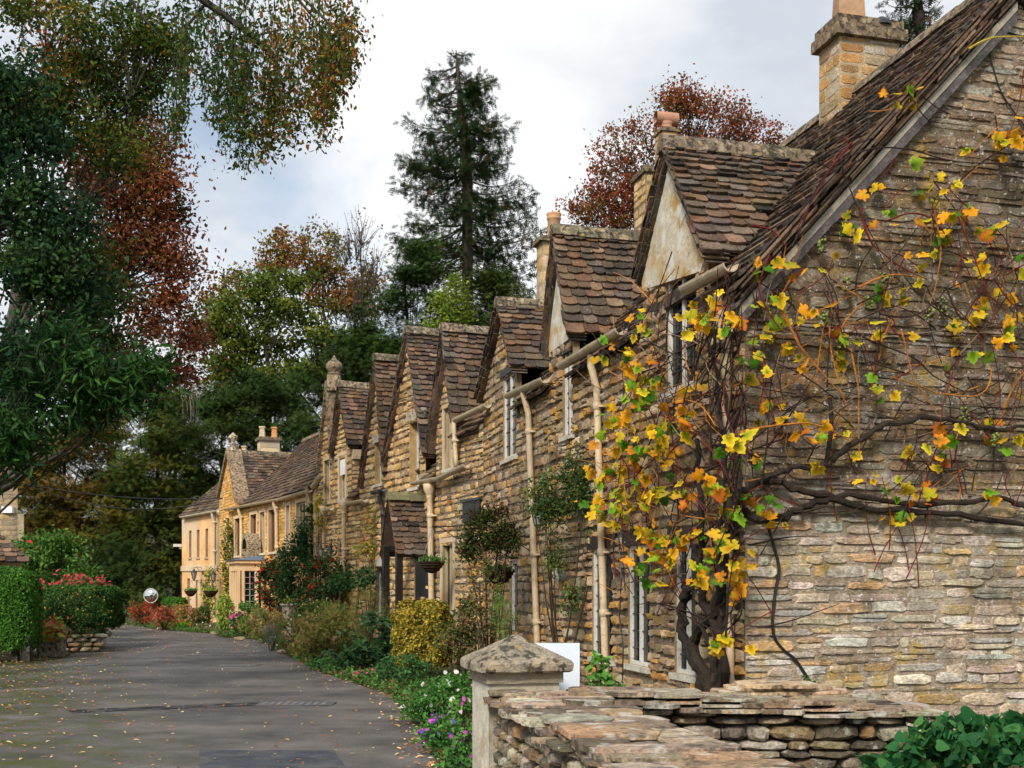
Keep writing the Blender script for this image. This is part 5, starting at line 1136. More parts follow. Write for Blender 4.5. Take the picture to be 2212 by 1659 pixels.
def bush(name, label, cat, px, py, rx, ry, Y, cols, ls=.06, cov=3.0, tpl='leaf', w=None, fl=None, group=None, cr=None, ydep=1.0, stems=True, mat='leaf', up=.4, flower_tpl='rhomb', fsize=.05, fn=60, extra=(), spread=.5, grow=1.16):
    rx, ry = rx*grow, ry*grow; m = Y/F; c = W(px, py, Y); a, b = rx*m, ry*m; cr = cr or max(.07, min(a, b)*.34)
    z0 = max(0, c[2]-b-.1)
    root = thing(name, label, cat, (c[0], c[1], min(z0, .02) if c[2]-b < .6 else 0), group)
    cs = []
    E = [(c, a, b)]+[(W(e[0], e[1], Y), e[2]*m, e[3]*m) for e in extra]
    for c_, a_, b_ in E:
        n = max(8, int(5*a_*b_/cr**2))
        while n > 0:
            q = unit(NR.normal(size=(1, 3)))[0]*NR.uniform(.35, 1)**.5; 
            p = c_+q*np.array((a_-cr*.6, a_*ydep*.9, max(.03, b_-cr*.5)))
            if p[2] < .03: p[2] = .03+NR.uniform(0, .1)
            cs.append((p, cr*NR.uniform(.6, 1.3))); n -= 1
    per = cov*3.14*sum(e[1]*e[2] for e in E)/((.16 if tpl in ('spray', 'twig', 'long') else .3)*ls*ls)/len(cs)
    P, idx = leafpts(cs, per, .8, spread)
    P[:, 2] = np.maximum(P[:, 2], .01)
    col = pal(cols, len(cs), .1, w)[idx]*.55+pal(cols, len(P), .1, w)*.45
    col *= (1+NR.uniform(-.2, .2, (len(P), 1)))
    if stems:
        mb = MB()
        for i in range(10):
            p, r = cs[R.randrange(len(cs))]; b0 = np.array((c[0]+R.uniform(-.12, .12)*a, c[1]+R.uniform(-.1, .1), 0)); mb.tube([b0, (b0*.5+p*.5)+NR.normal(size=3)*.04, p], [.014, .009, .004], 4, (.06, .04, .025), cap=False)
        mb.build('stems', 'bark', root)
    cloud('leaves', P, ls, tpl, col, mat, root, nrm=(0, -.4, 1), nb=up)
    if fl:
        k = NR.choice(len(P), min(fn, len(P)), replace=False); Q = P[k]+np.array((0, -.04, .03))+(P[k]-c)*.06
        NI = min(100, len(Q))
        if NI:
            fc_ = pal(fl[0], NI, .2); f2_ = None if len(fl) < 2 else pal(fl[1], NI, .15)
            for i in range(NI): cloud('flower', Q[i:i+1], fsize, flower_tpl, fc_[i:i+1], 'petal', root, nrm=(0, -.8, .6), nb=.6, cols2=(None if f2_ is None else f2_[i:i+1]))
        Q = Q[NI:]
        if len(Q): cloud('flowers', Q, fsize, flower_tpl, pal(fl[0], len(Q), .2), 'petal', root, nrm=(0, -.8, .6), nb=.6, cols2=(None if len(fl) < 2 else pal(fl[1], len(Q), .15)), kind='stuff')
    return root
HG = [(.045, .13, .016), (.035, .10, .013), (.07, .17, .022), (.02, .06, .01)]
clipped('clipped_hedge', 'tall clipped privet hedge with rounded end at the left edge', 'hedge', (-13.0, 23.4, .08), (-9.78, 24.4, 1.95), HG, .052, 46000, lump=.015)
p = thing('gate_post', 'dark wooden post under the end of the clipped hedge', 'post', (-9.86, 23.7, 0)); mb = MB(); mb.box((-10.0, 23.6, 0), (-9.84, 23.76, .55), None, (.03, .03, .018)); mb.box((-10.22, 23.62, 0), (-10.10, 23.74, .45), None, (.03, .03, .018)); mb.build('timber', 'wood', p)
bush('photinia_shrub', 'big domed photinia with a few scarlet shoots behind the hedges', 'shrub', 118, 1218, 80, 66, 34, [(.045, .11, .018), (.035, .085, .015), (.08, .16, .03)], .12, 5, 'leaf', fl=([(.55, .02, .03)],), fn=16, fsize=.2, flower_tpl='leaf', extra=[(70, 1200, 50, 50), (165, 1260, 50, 40)])
bush('photinia_shrub', 'photinia with a fringe of crimson new leaves above the dark mound', 'shrub', 165, 1268, 66, 24, 31, [(.04, .09, .02), (.06, .12, .02)], .12, 2.5, 'leaf', fl=([(.55, .03, .05), (.45, .05, .06), (.6, .08, .1)],), fn=260, fsize=.15, flower_tpl='leaf', extra=[(205, 1286, 30, 22)])
clipped('rounded_shrub', 'dark rounded clipped shrub with tiny yellow spots above the low stone edging', 'shrub', (-11.5, 27.6, .45), (-9.75, 29.4, 1.52), [(.03, .075, .014), (.02, .05, .01), (.045, .10, .018)], .07, 15000, lump=.08)
bush('berry_shrub', 'yellow spotted berry shrub spilling over the front of the dark mound', 'shrub', 150, 1330, 82, 50, 27.0, [(.02, .05, .012), (.03, .07, .015), (.012, .03, .008)], .07, 2.8, 'leaf', fl=([(.5, .3, .03), (.45, .12, .03)],), fn=170, fsize=.05)
bush('leafy_shrub', 'grey green leafy shrub at the bend beyond the dark mound', 'shrub', 245, 1320, 28, 30, 40, [(.07, .12, .04), (.1, .16, .05), (.04, .08, .02)], .11, 2.6)
bush('trailing_conifer', 'bronze green trailing shrub hanging over the low stone edging', 'shrub', 197, 1365, 36, 26, 29, [(.10, .10, .02), (.14, .10, .02), (.05, .07, .015)], .12, 2.5, 'spray')
# stone edging and planter on the left
mb = MB(); fe = Frame((W(60, 1400, 26.4)[0], 26.3), (1, .35), (.35, -1))
for z in (.02, .13, .24, .33):
    u = -.8
    while u < 1.55: w = R.uniform(.16, .36); rock(mb, (u+w/2, -.1, z+.05), w/2, .12, .055, fe, jit(R.choice(DS), .3)); u += w
mb.build('stone_edging', 'drystone', label='low curved stone edging wall behind the carved planter', cat='edging wall')
pc_ = W(108, 1418, 25.2); pt_ = thing('stone_planter', 'square carved stone planter holding a red leaved plant', 'planter', (pc_[0], pc_[1], 0))
fp = Frame((pc_[0]-.30, pc_[1]), (1, 0), (0, -1)); mb = MB()
for (o_, z0, z1) in ((.06, 0, .07), (.03, .07, .12), (0, .12, .5), (.03, .5, .55), (.06, .55, .62)): mb.box((-o_, -.3-o_, z0), (.54+o_, o_, z1-.001), fp, jit((.22, .2, .14), .15))
for i in range(6): mb.box((.02+i*.085, .0, .2), (.075+i*.085, .02, .42), fp, jit((.28, .25, .18), .2))
mb.build('box', 'cap', pt_)
bush('red_leaf_plant', 'red and lime leaved plant growing in the carved stone planter', 'potted plant', 108, 1360, 28, 24, 24.9, [(.25, .3, .04), (.35, .3, .05), (.12, .2, .03)], .16, 2.0, 'leaf', fl=([(.5, .03, .05), (.55, .10, .06)],), fn=60, fsize=.13, flower_tpl='leaf', stems=False)
# convex mirror
mr_ = thing('traffic_mirror', 'round convex traffic mirror on a pole at the end of the lane', 'mirror', (*W(326, 1290, 43)[:2], 0)); q = W(326, 1287, 43); mb = MB(); mb.tube([(q[0], q[1]+.15, 0), (q[0], q[1]+.15, q[2])], .035, 8, (.3, .3, .3)); mb.build('pole', 'iron', mr_)
mb = MB(); k = 20; vs = []; 
for r_, dz in ((0, 0), (.11, .01), (.2, .045), (.255, .09)):
    for i in range(k): t = 2*math.pi*i/k; vs.append((q[0]+r_*math.cos(t), q[1]-.1+dz, q[2]+r_*math.sin(t)))
mb.add(vs, [(j*k+i, j*k+(i+1) % k, (j+1)*k+(i+1) % k, (j+1)*k+i) for j in range(3) for i in range(k)]); mb.build('mirror_face', 'mirror', mr_, smooth=True)
mb = MB(); mb.tube([(q[0]+.26*math.cos(t), q[1]-.01, q[2]+.26*math.sin(t)) for t in [2*math.pi*i/20 for i in range(21)]], .018, 6, (.5, .5, .48), cap=False); mb.build('rim', 'iron', mr_)
# far bed
bush('azalea', 'rust red shrub below the round traffic mirror', 'shrub', 311, 1322, 36, 24, 43, [(.2, .03, .015), (.3, .05, .02), (.12, .03, .015), (.05, .08, .02)], .09, 2.6)
clipped('clipped_hedge', 'low bright clipped hedge left of the pale house', 'hedge', (W(345, 1300, 47)[0], 47, .1), (W(392, 1300, 47)[0], 48, 1.0), HG, .09, 3500)
bush('barberry', 'pink and red flecked barberry at the tip of the far flower bed', 'shrub', 352, 1333, 28, 25, 39.5, [(.3, .05, .03), (.4, .12, .08), (.14, .1, .03), (.1, .03, .02)], .08, 2.6, fl=([(.6, .1, .1)],), fn=40)
bush('barberry', 'mixed rust and olive shrub in front of the pale house', 'shrub', 393, 1330, 30, 24, 41, [(.2, .1, .04), (.28, .07, .04), (.1, .12, .03), (.25, .2, .04)], .09, 2.6, fl=([(.6, .05, .05)],), fn=24)
bush('round_shrub', 'dark green rounded shrub beside the maroon door step', 'shrub', 432, 1330, 26, 26, 42, [(.03, .06, .015), (.05, .09, .02)], .08, 3)
bush('low_geranium', 'bright green low plant with red blooms at the road edge', 'flower', 385, 1350, 30, 9, 40, [(.06, .2, .02), (.09, .28, .03)], .09, 2.4, fl=([(.7, .04, .03)],), fn=16, fsize=.09, stems=False)
bush('low_lavender', 'mixed low plants at the road edge below the dark round shrub', 'flower', 452, 1358, 34, 12, 38.5, [(.12, .12, .05), (.1, .18, .04), (.16, .1, .08)], .07, 2.4, fl=([(.7, .7, .6), (.5, .1, .2)],), fn=20, fsize=.07)
bush('rounded_privet', 'bright lime column of clipped foliage by the bay window', 'shrub', 486, 1325, 18, 42, 37.5, [(.16, .26, .03), (.22, .3, .04), (.08, .16, .02)], .08, 3.2)
bush('dahlia', 'dahlia with magenta blooms in front of the bay window', 'flower', 512, 1338, 18, 22, 36, [(.05, .12, .03), (.04, .09, .03)], .1, 2, fl=([(.6, .02, .25)],), fn=8, fsize=.14, flower_tpl='daisy')
bush('choisya', 'fresh green rounded bush under the bay window', 'shrub', 542, 1312, 24, 16, 37, [(.05, .13, .02), (.08, .18, .03), (.03, .07, .02)], .09, 2.8)
bush('yellow_green_shrub', 'yellow green low shrub in front of the fresh green bush', 'shrub', 530, 1348, 16, 20, 34, [(.16, .26, .03), (.1, .2, .03)], .09, 2.5, fl=([(.7, .05, .03)],), fn=8)
bush('heather_mound', 'brown tinged feathery mound between the bay window and the stone urn', 'shrub', 575, 1345, 46, 32, 31, [(.14, .10, .03), (.12, .14, .03), (.2, .13, .06), (.08, .11, .03)], .09, 3, 'spray')
bush('lavender_bush', 'grey lavender clump at the road edge below the urn', 'shrub', 588, 1372, 26, 24, 27.5, [(.09, .11, .09), (.13, .14, .12), (.06, .07, .05)], .10, 2.6, 'twig')
for i, (px, py, Y, s) in enumerate(((518, 1383, 33, .3), (593, 1382, 30, .3), (465, 1371, 37, .3), (612, 1412, 25.5, .28), (350, 1360, 40, .3))):
    mb = MB(); x, y = ground_pt(px, py); rock(mb, (0, 0, .04), s*.6, .10, .06, Frame((x, y), (1, .1), (.1, -1)), jit((.4, .3, .2), .2)); mb.build('edging_stone', 'drystone', label=['pinkish edging stone below the magenta dahlia', 'edging stone beside the lavender clump', 'edging stone below the lime column of foliage', 'edging stone at the corner of the nearer flower bed', 'edging stone at the barberry tip of the far bed'][i], cat='stone', group='stones edging the flower bed')
# climbers on the row
bush('climber', 'olive climber trained up the golden house left of the bay window', 'climbing plant', 494, 1210, 16, 82, 43.5, [(.10, .11, .02), (.16, .12, .03), (.06, .08, .015), (.2, .2, .03)], .12, 3, ydep=.5)
bush('climber', 'pale leaved climber round the door of the pale house', 'climbing plant', 451, 1275, 14, 50, 45.5, [(.22, .22, .04), (.1, .14, .03), (.3, .28, .06)], .12, 3, ydep=.5)
RB = [(.02, .055, .018), (.03, .07, .02), (.012, .03, .01)]
bush('pyracantha', 'dark pyracantha loaded with red berries right of the bay window', 'shrub', 592, 1262, 38, 56, 36.5, RB, .09, 3.2, fl=([(.32, .008, .008), (.4, .02, .012)],), fn=230, fsize=.075, flower_tpl='blob')
bush('holly_bush', 'tall dark evergreen climbing to the eaves of the golden house', 'shrub', 646, 1232, 46, 84, 33, RB+[(.04, .1, .03)], .10, 3.2, extra=[(662, 1160, 26, 50), (672, 1120, 14, 40), (650, 1300, 44, 30), (620, 1270, 30, 40)])
bush('pyracantha', 'red berried evergreen under the pair of wall lanterns', 'shrub', 705, 1256, 50, 64, 29.5, RB+[(.05, .09, .02)], .085, 3.2, fl=([(.38, .012, .01), (.5, .06, .02)],), fn=110, fsize=.07, flower_tpl='blob')
bush('climber', 'thin yellow and lime climber on the wall between the pipes', 'climbing plant', 690, 1110, 14, 40, 31.5, [(.28, .28, .03), (.16, .22, .03), (.3, .16, .03)], .10, 2, ydep=.4)
bush('climber', 'yellow green creeper beside the dark drainpipe', 'climbing plant', 800, 1150, 26, 55, 27.6, [(.22, .26, .03), (.14, .2, .03), (.3, .3, .05), (.3, .05, .03)], .08, 1.1, ydep=.3, extra=[(780, 1190, 24, 30), (815, 1200, 18, 40)], spread=.6)
# bay trees
def standard(label, px, py, rx, ry, Y, gx):
    root = bush('bay_tree', label, 'small tree', px, py, rx, ry, Y, RB, .11, 3, 'leaf', stems=False, up=.2)
    c = W(px, py, Y); g = W(gx, 1330, Y); mb = MB(); mb.tube([(g[0], Y, 0), ((g[0]+c[0])/2-.04, Y, c[2]*.5), (c[0], Y, c[2])], [.04, .035, .03], 6, (.08, .06, .04)); mb.build('trunk', 'bark', root)
standard('wide flat-topped bay tree on a leaning dark stem', 778, 1248, 34, 26, 25, 768); standard('second bay tree, behind and left of the flat-topped one', 735, 1255, 28, 22, 27, 742)
clipped('clipped_cone', 'small dark clipped box column between the bay tree stems', 'shrub', (W(744, 0, 25)[0], 25, 0), (W(756, 0, 25)[0], 25.14, .75+.25), RB, .05, 900)
# urn
u_ = W(625, 1325, 29); mb = MB(); mb.lathe((u_[0], u_[1], 0), [(.12, 0), (.12, .55), (.07, .58), (.08, .66), (.13, .72), (.16, .84), (.19, 1.02), (.235, 1.05), (.235, 1.09), (.19, 1.09), (.17, 1.0)], 12, (.42, .36, .27)); 
un = thing('garden_urn', 'fluted stone urn on a pedestal among the shrubs', 'urn', (u_[0], u_[1], 0)); mb.build('bowl', 'cap', un)
bush('urn_plant', 'low plants sprouting from the stone urn', 'potted plant', 625, 1298, 14, 6, 29, [(.2, .2, .04), (.1, .14, .03)], .07, 2, stems=False)
# the flower bed along the lane
BR = [(.10, .09, .025), (.14, .08, .03), (.07, .10, .02), (.16, .12, .04), (.05, .07, .015)]
bush('fuchsia_bush', 'fuchsia bush dotted with red and white flowers at the bed corner', 'flower', 645, 1370, 46, 40, 25, [(.05, .12, .02), (.09, .14, .03), (.12, .09, .03)], .07, 3, fl=([(.55, .04, .04), (.7, .6, .5)],), fn=110, fsize=.055)
bush('abelia_bush', 'red flecked green bush behind the fuchsia', 'shrub', 700, 1330, 56, 36, 26, [(.06, .12, .02), (.1, .16, .03), (.05, .07, .02)], .07, 3, fl=([(.5, .1, .06), (.6, .5, .4)],), fn=70, fsize=.05)
bush('heather_mound', 'wide russet and olive mound in the middle of the long bed', 'shrub', 725, 1360, 78, 48, 23, BR, .085, 3.2, 'spray', extra=[(670, 1400, 40, 26)])
bush('spiky_salvia', 'upright wispy stems with dark seed spikes in front of the porch', 'shrub', 800, 1318, 54, 52, 22.5, [(.12, .13, .03), (.08, .1, .02), (.16, .1, .04)], .09, 1.8, 'twig', up=0)
bush('hydrangea', 'dark broad-leaved bush left of the golden clipped privet', 'shrub', 800, 1374, 60, 52, 21, [(.02, .055, .02), (.03, .075, .025), (.015, .035, .012)], .15, 2.8, 'leaf', up=.6, extra=[(755, 1420, 50, 20)])
clipped('golden_privet', 'golden clipped privet block in front of the porch', 'shrub', (W(849, 0, 19.3)[0], 19.2, .12), (W(968, 0, 19.3)[0], 20.2, 1.24), [(.30, .21, .02), (.22, .16, .02), (.09, .10, .015), (.36, .27, .05), (.06, .07, .012)], .06, 15000, lump=.14, core=(.04, .04, .01), tpl='leaf')
bush('red_barked_shrub', 'shrub with red and brown stems right of the golden privet', 'shrub', 985, 1395, 50, 52, 17.5, [(.10, .09, .02), (.14, .06, .03), (.05, .08, .02), (.03, .06, .02)], .06, 2.2, 'leaf', extra=[(1010, 1340, 30, 60)])
bush('ground_cover', 'low green ground cover beside the lane', 'flower', 720, 1440, 55, 20, 21.5, [(.03, .08, .02), (.05, .13, .03)], .07, 3, stems=False, extra=[(770, 1456, 40, 14)])
bush('pink_aster', 'low leafy clump with a few pink blooms at the kerb', 'flower', 800, 1470, 45, 18, 19, [(.05, .12, .02), (.08, .17, .03), (.03, .07, .02)], .055, 3, fl=([(.6, .08, .3), (.5, .05, .12)],), fn=26, fsize=.05)
bush('rose_bush', 'dark stemmed rose bush between the aster clump and the golden privet', 'shrub', 870, 1450, 60, 34, 18, [(.03, .09, .03), (.05, .12, .03), (.02, .05, .02)], .055, 3)
DG = [(.035, .11, .02), (.06, .17, .03), (.02, .06, .015)]
bush('daisy_clump', 'large leafy clump with white daisies beside the lane', 'flower', 945, 1510, 72, 44, 13.2, DG, .05, 3, 'leaf', fl=([(.6, .45, .05)], [(.85, .85, .82)]), fn=34, fsize=.062, flower_tpl='daisy', extra=[(990, 1475, 45, 30), (890, 1535, 30, 22)])
bush('purple_geranium', 'purple and blue flowered clump below the white daisies', 'flower', 965, 1580, 62, 40, 10.8, DG, .045, 2.8, 'leaf', fl=([(.25, .04, .5), (.55, .1, .5), (.08, .08, .4)],), fn=44, fsize=.05, flower_tpl='daisy', extra=[(1000, 1630, 40, 40)])
bush('fuchsia_bush', 'trailing fuchsia with lilac drops against the gate pillar', 'flower', 1005, 1560, 30, 80, 9.2, DG+[(.1, .2, .03)], .045, 2.4, 'leaf', fl=([(.5, .08, .4), (.7, .5, .6)],), fn=16, fsize=.05)
bush('fern_clump', 'feathery green clump at the foot of the gate pillar', 'flower', 985, 1650, 40, 40, 8.8, DG, .06, 2.5, 'leaf')
# roses and creepers against the cottages
bush('climbing_rose', 'dark climbing rose on the wall around the black lantern', 'climbing plant', 1210, 1075, 76, 62, 15.6, [(.03, .065, .022), (.045, .09, .025), (.02, .04, .015), (.12, .12, .02)], .05, 2.6, ydep=.25, extra=[(1240, 1000, 26, 46), (1270, 1060, 40, 50), (1180, 1090, 36, 34), (1290, 1150, 26, 30), (1200, 1200, 20, 60), (1235, 1290, 16, 50)], spread=.6)
bush('honeysuckle', 'reddish honeysuckle over the dark lintel with hanging basket', 'climbing plant', 1060, 1140, 58, 46, 17.6, [(.03, .06, .014), (.06, .10, .016), (.07, .018, .018), (.02, .04, .01)], .05, 3.6, ydep=.3, extra=[(1095, 1170, 34, 46), (1020, 1190, 30, 40)], spread=.6)
bush('honeysuckle', 'thin straggling creeper hanging below the honeysuckle', 'climbing plant', 1045, 1290, 42, 90, 17.4, [(.08, .12, .03), (.12, .1, .03), (.05, .08, .02), (.16, .07, .03)], .055, 1.0, ydep=.3, spread=.7)
bush('broom_plant', 'pale green wispy stems beside the narrow cottage door', 'shrub', 1085, 1340, 26, 60, 16.6, [(.12, .2, .04), (.08, .12, .03)], .16, .9, 'twig', up=0)
bush('hydrangea', 'broad green leaves under the cottage windows beyond the white board', 'shrub', 1300, 1480, 42, 34, 10.3, [(.05, .14, .02), (.08, .2, .03), (.03, .08, .02)], .10, 2.6, up=.5, extra=[(1290, 1430, 26, 30)])
bush('seedling', 'small weeds at the foot of the corner drainpipe', 'weed', 1605, 1508, 22, 13, 10.0, [(.06, .18, .03), (.04, .12, .02)], .07, 2, up=.4, stems=False, extra=[(1630, 1516, 20, 8)])
bush('seedling', 'dark weeds growing against the gable wall by the cable', 'weed', 1745, 1478, 22, 18, 11.0, [(.03, .08, .02), (.06, .1, .03)], .05, 1.3, up=.4, extra=[(1790, 1495, 22, 12)])
BW = [(.012, .065, .02), (.02, .09, .026), (.008, .04, .014), (.04, .12, .03)]
bush('bindweed', 'mass of heart-shaped green leaves in the bottom right corner', 'climbing plant', 2095, 1605, 130, 55, 6.6, BW, .075, 3.8, 'grapeleaf', up=.3, extra=[(2190, 1595, 60, 50), (1930, 1640, 70, 22), (2010, 1600, 50, 40)], stems=False)
# ---------------------------------------------------------------- the grapevine
k3 = lambda x, y: ((1680+x/1.844)/1.3021, (1100+y/1.844)/1.3021)
k4 = lambda x, y: ((2080+x/1.929)/1.3021, (1300+y/1.929)/1.3021)
kr = lambda x, y: ((2080+x/2.37)/1.3021, (600+y/2.37)/1.3021)
k1 = lambda x, y: ((2100+x/2.37)/1.3021, (y/2.37)/1.3021)
def onwall(px, py, v):
    if px < 1604:
        u, z = FA.hit(px, py, v); return np.array(FA.p(u, v, z))
    u, z = FG.hit(px, py, v); return np.array(FG.p(u, v, z))
vine = thing('grapevine', 'old grapevine with twisted trunk and yellow green leaves sprawling over the end cottage', 'vine', FA.p(.9, .3, 0))
mb = MB()
def limb(pts, r0, r1, v=.12, col=(.045, .03, .022), n=7, wob=.015, vv=None):
    P = [onwall(a, b, (vv[i] if vv else v)) for i, (a, b) in enumerate(pts)]
    Q = []                                              # Catmull-Rom so the wood bends smoothly
    for i in range(len(P)-1):
        p0, p1, p2, p3 = P[max(i-1, 0)], P[i], P[i+1], P[min(i+2, len(P)-1)]
        for k in range(4):
            t = k/4; Q.append(.5*((2*p1)+(-p0+p2)*t+(2*p0-5*p1+4*p2-p3)*t*t+(-p0+3*p1-3*p2+p3)*t**3)+NR.normal(size=3)*wob*min(1, r0*20))
    Q.append(P[-1]); m = len(Q)
    mb.tube(Q, [(r0+(r1-r0)*k/(m-1))*R.uniform(.85, 1.15) for k in range(m)], n, jit(col, .2)); return Q
BK = (.03, .021, .016); RD = (.16, .02, .018); OR = (.42, .16, .03); DK = (.04, .02, .018)
for o in (0, 1):
    limb([k3(*p) for p in ((560+o*18, 1640), (545+o*14, 1500), (485, 1370), (440, 1230), (445, 1090), (490, 1010), (520, 930), (510, 800))], .055, .03, .26, BK)
limb([k3(*p) for p in ((600, 1640), (570, 1480), (500, 1340), (530, 1240), (600, 1140), (640, 1000), (650, 820), (690, 660), (650, 500), (560, 420))], .065, .03, .26, BK)
limb([k3(*p) for p in ((640, 1640), (625, 1420), (620, 1250), (560, 1100), (520, 960), (530, 800), (540, 640), (520, 420), (515, 250))], .055, .025, .24, BK)
limb([k3(*p) for p in ((660, 1630), (650, 1400), (640, 1150), (655, 900), (640, 700), (700, 560), (660, 400), (640, 150), (610, -100), (600, -300))], .045, .015, .2, BK)
limb([k3(*p) for p in ((620, 1620), (600, 1500), (610, 1350), (560, 1280), (520, 1200))], .04, .02, .3, BK)
limb([k3(*p) for p in ((690, 660), (740, 500), (720, 330), (690, 150), (650, -60))], .035, .012, .2, BK)
limb([k3(690, 640), k3(740, 575), k4(-40, 190), k4(100, 110), k4(190, 60), k4(320, 30), k4(480, -10), kr(600, 1230)], .048, .02, .14, BK)
limb([k4(100, 105), k4(190, 95), k4(280, 140), k4(430, 175), k4(650, 180), k4(850, 220), k4(1150, 225), k4(1400, 195), k4(1543, 240), k4(1800, 260)], .036, .022, .13, BK)
limb([k3(700, 700), k4(-60, 240), k4(60, 300), k4(130, 318), k4(280, 275), k4(400, 215), k4(520, 205), k4(700, 250), k4(900, 265), k4(1200, 290), k4(1543, 335), k4(1800, 360)], .044, .026, .12, BK)
limb([kr(*p) for p in ((620, 1640), (700, 1580), (850, 1480), (960, 1410), (1100, 1390), (1300, 1365), (1500, 1400), (1700, 1430), (2000, 1420))], .036, .02, .15, BK)
SH = [[kr(*p) for p in ((800, -40), (870, 180), (960, 270), (1100, 370), (1250, 440))], [kr(*p) for p in ((1290, -80), (1340, 250), (1310, 470), (1270, 600))],
 [kr(*p) for p in ((1440, -20), (1560, 280), (1640, 500), (1750, 800), (1896, 1020))], [kr(*p) for p in ((270, 620), (400, 880), (570, 1090), (700, 1220))], [kr(*p) for p in ((600, 750), (610, 920), (660, 1120))],
 [kr(*p) for p in ((740, 900), (790, 1150), (795, 1400), (800, 1620))], [kr(*p) for p in ((1080, 780), (1110, 900), (1170, 1120), (1300, 1300))], [kr(*p) for p in ((830, 590), (720, 700), (650, 820))],
 [kr(*p) for p in ((790, 490), (1000, 410), (1240, 430))], [kr(*p) for p in ((930, 670), (1100, 690), (1250, 640), (1400, 480))], [kr(*p) for p in ((1380, 490), (1480, 700), (1600, 540), (1896, 240))],
 [kr(*p) for p in ((1700, 440), (1780, 560), (1896, 680))], [kr(*p) for p in ((1680, 1010), (1660, 1150), (1560, 1220), (1360, 1200))], [kr(*p) for p in ((200, 280), (130, 500), (220, 700), (300, 800))],
 [kr(*p) for p in ((150, 1000), (160, 1150), (130, 1300))], [kr(*p) for p in ((0, 1460), (200, 1420), (450, 1400), (600, 1440), (740, 1520))], [kr(*p) for p in ((780, 800), (900, 860), (1170, 970), (1290, 1080), (1500, 1190))],
 [kr(*p) for p in ((1010, 1090), (1200, 1150), (1400, 1210), (1600, 1150))], [kr(*p) for p in ((1760, 1300), (1850, 1120), (1960, 1000))],
 [k1(*p) for p in ((300, 1650), (380, 1480), (470, 1250), (620, 1080), (850, 990), (1100, 1000), (1400, 1080), (1849, 1090), (2100, 1080))], [k1(*p) for p in ((440, 1070), (640, 1160))],
 [k1(*p) for p in ((850, 920), (740, 960), (660, 1050), (640, 1120), (680, 1230), (740, 1380), (880, 1659))], [k1(*p) for p in ((920, 1480), (1100, 1420), (1260, 1480), (1380, 1659))],
 [k1(*p) for p in ((1849, 900), (1600, 1060), (1400, 1220), (1240, 1360), (1280, 1659))], [k1(*p) for p in ((700, 950), (560, 1120), (430, 1350), (330, 1540))], [k1(*p) for p in ((40, 1500), (180, 1540), (260, 1640))]]
for i, s in enumerate(SH): limb(s, R.uniform(.008, .014), .005, R.uniform(.12, .3), R.choice([RD, RD, DK, OR]) if i not in (3, 4, 5) else OR, 5, .008)
limb([k1(*p) for p in ((1480, 330), (1600, 260), (1750, 245), (2000, 255))], .012, .006, .2, (.5, .4, .04), 5)
CL = [(1325, 900), (1345, 905), (1385, 700), (1300, 760), (1345, 770), (1382, 790), (1400, 930), (1345, 960), (1375, 985), (1330, 1010), (1300, 1045), (1345, 1065), (1385, 1020), (1420, 950), (1440, 990), (1430, 910), (1350, 1090), (1310, 1080), (1420, 1060), (1480, 910), (1490, 860), (1455, 900), (1480, 690), (1420, 830), (1395, 850), (1310, 935), (1270, 1095), (1400, 1150), (1420, 1180), (1440, 1200), (1400, 1210), (1460, 1170), (1410, 1245), (1500, 1150), (1480, 1060), (1560, 1170), (1580, 1100), (1540, 1050), (1560, 1240), (1598, 1225), (1590, 1262), (1500, 1240), (1540, 1200), (1590, 1180), (1562, 1385), (1590, 950), (1550, 640), (1580, 700), (1520, 690), (1375, 880), (1360, 840), (1340, 1120), (1440, 1080), (1385, 1080), (1285, 1010), (1320, 1100)]
CG = [(1640, 580), (1690, 575), (1660, 650), (1680, 650), (1750, 590), (1800, 570), (1790, 620), (1830, 500), (1850, 480), (1750, 660), (1720, 690), (1700, 760), (1880, 400), (1900, 470), (1830, 730), (1780, 700), (1960, 640), (1900, 640), (1930, 720), (1880, 690), (2000, 590), (1990, 480), (2010, 420), (2050, 400), (2080, 440), (2100, 500), (2020, 510), (2150, 310), (2100, 330), (2180, 290), (1990, 330), (1960, 195), (1940, 215), (1985, 200), (2060, 620), (2110, 570), (2120, 660), (2140, 700), (2090, 690), (2060, 720), (2080, 770), (2120, 760), (2150, 740), (2190, 700), (2170, 650), (2200, 560), (2150, 500), (2100, 560), (1890, 825), (1920, 870), (1870, 1045), (1905, 1030), (2000, 960), (2030, 980), (2050, 1010), (2030, 940), (2060, 930), (1760, 965), (1800, 970), (1840, 990), (1650, 1110), (1700, 1095), (1630, 1080), (1740, 920), (1650, 880), (1690, 890), (1925, 1100), (1955, 1110), (1960, 1085), (2130, 1070), (2180, 950), (2150, 920), (1640, 820), (2020, 1060), (1620, 780), (1660, 720), (1625, 1010), (1730, 770), (2200, 270), (1820, 780), (1990, 540), (2040, 470)]
P = []; S = []; CC = []; C2 = []
YL = [(.85, .50, .02), (.88, .38, .015), (.68, .50, .025), (.82, .62, .03), (.50, .30, .03)]; GL = [(.10, .28, .015), (.18, .38, .02), (.05, .16, .015), (.36, .48, .03)]
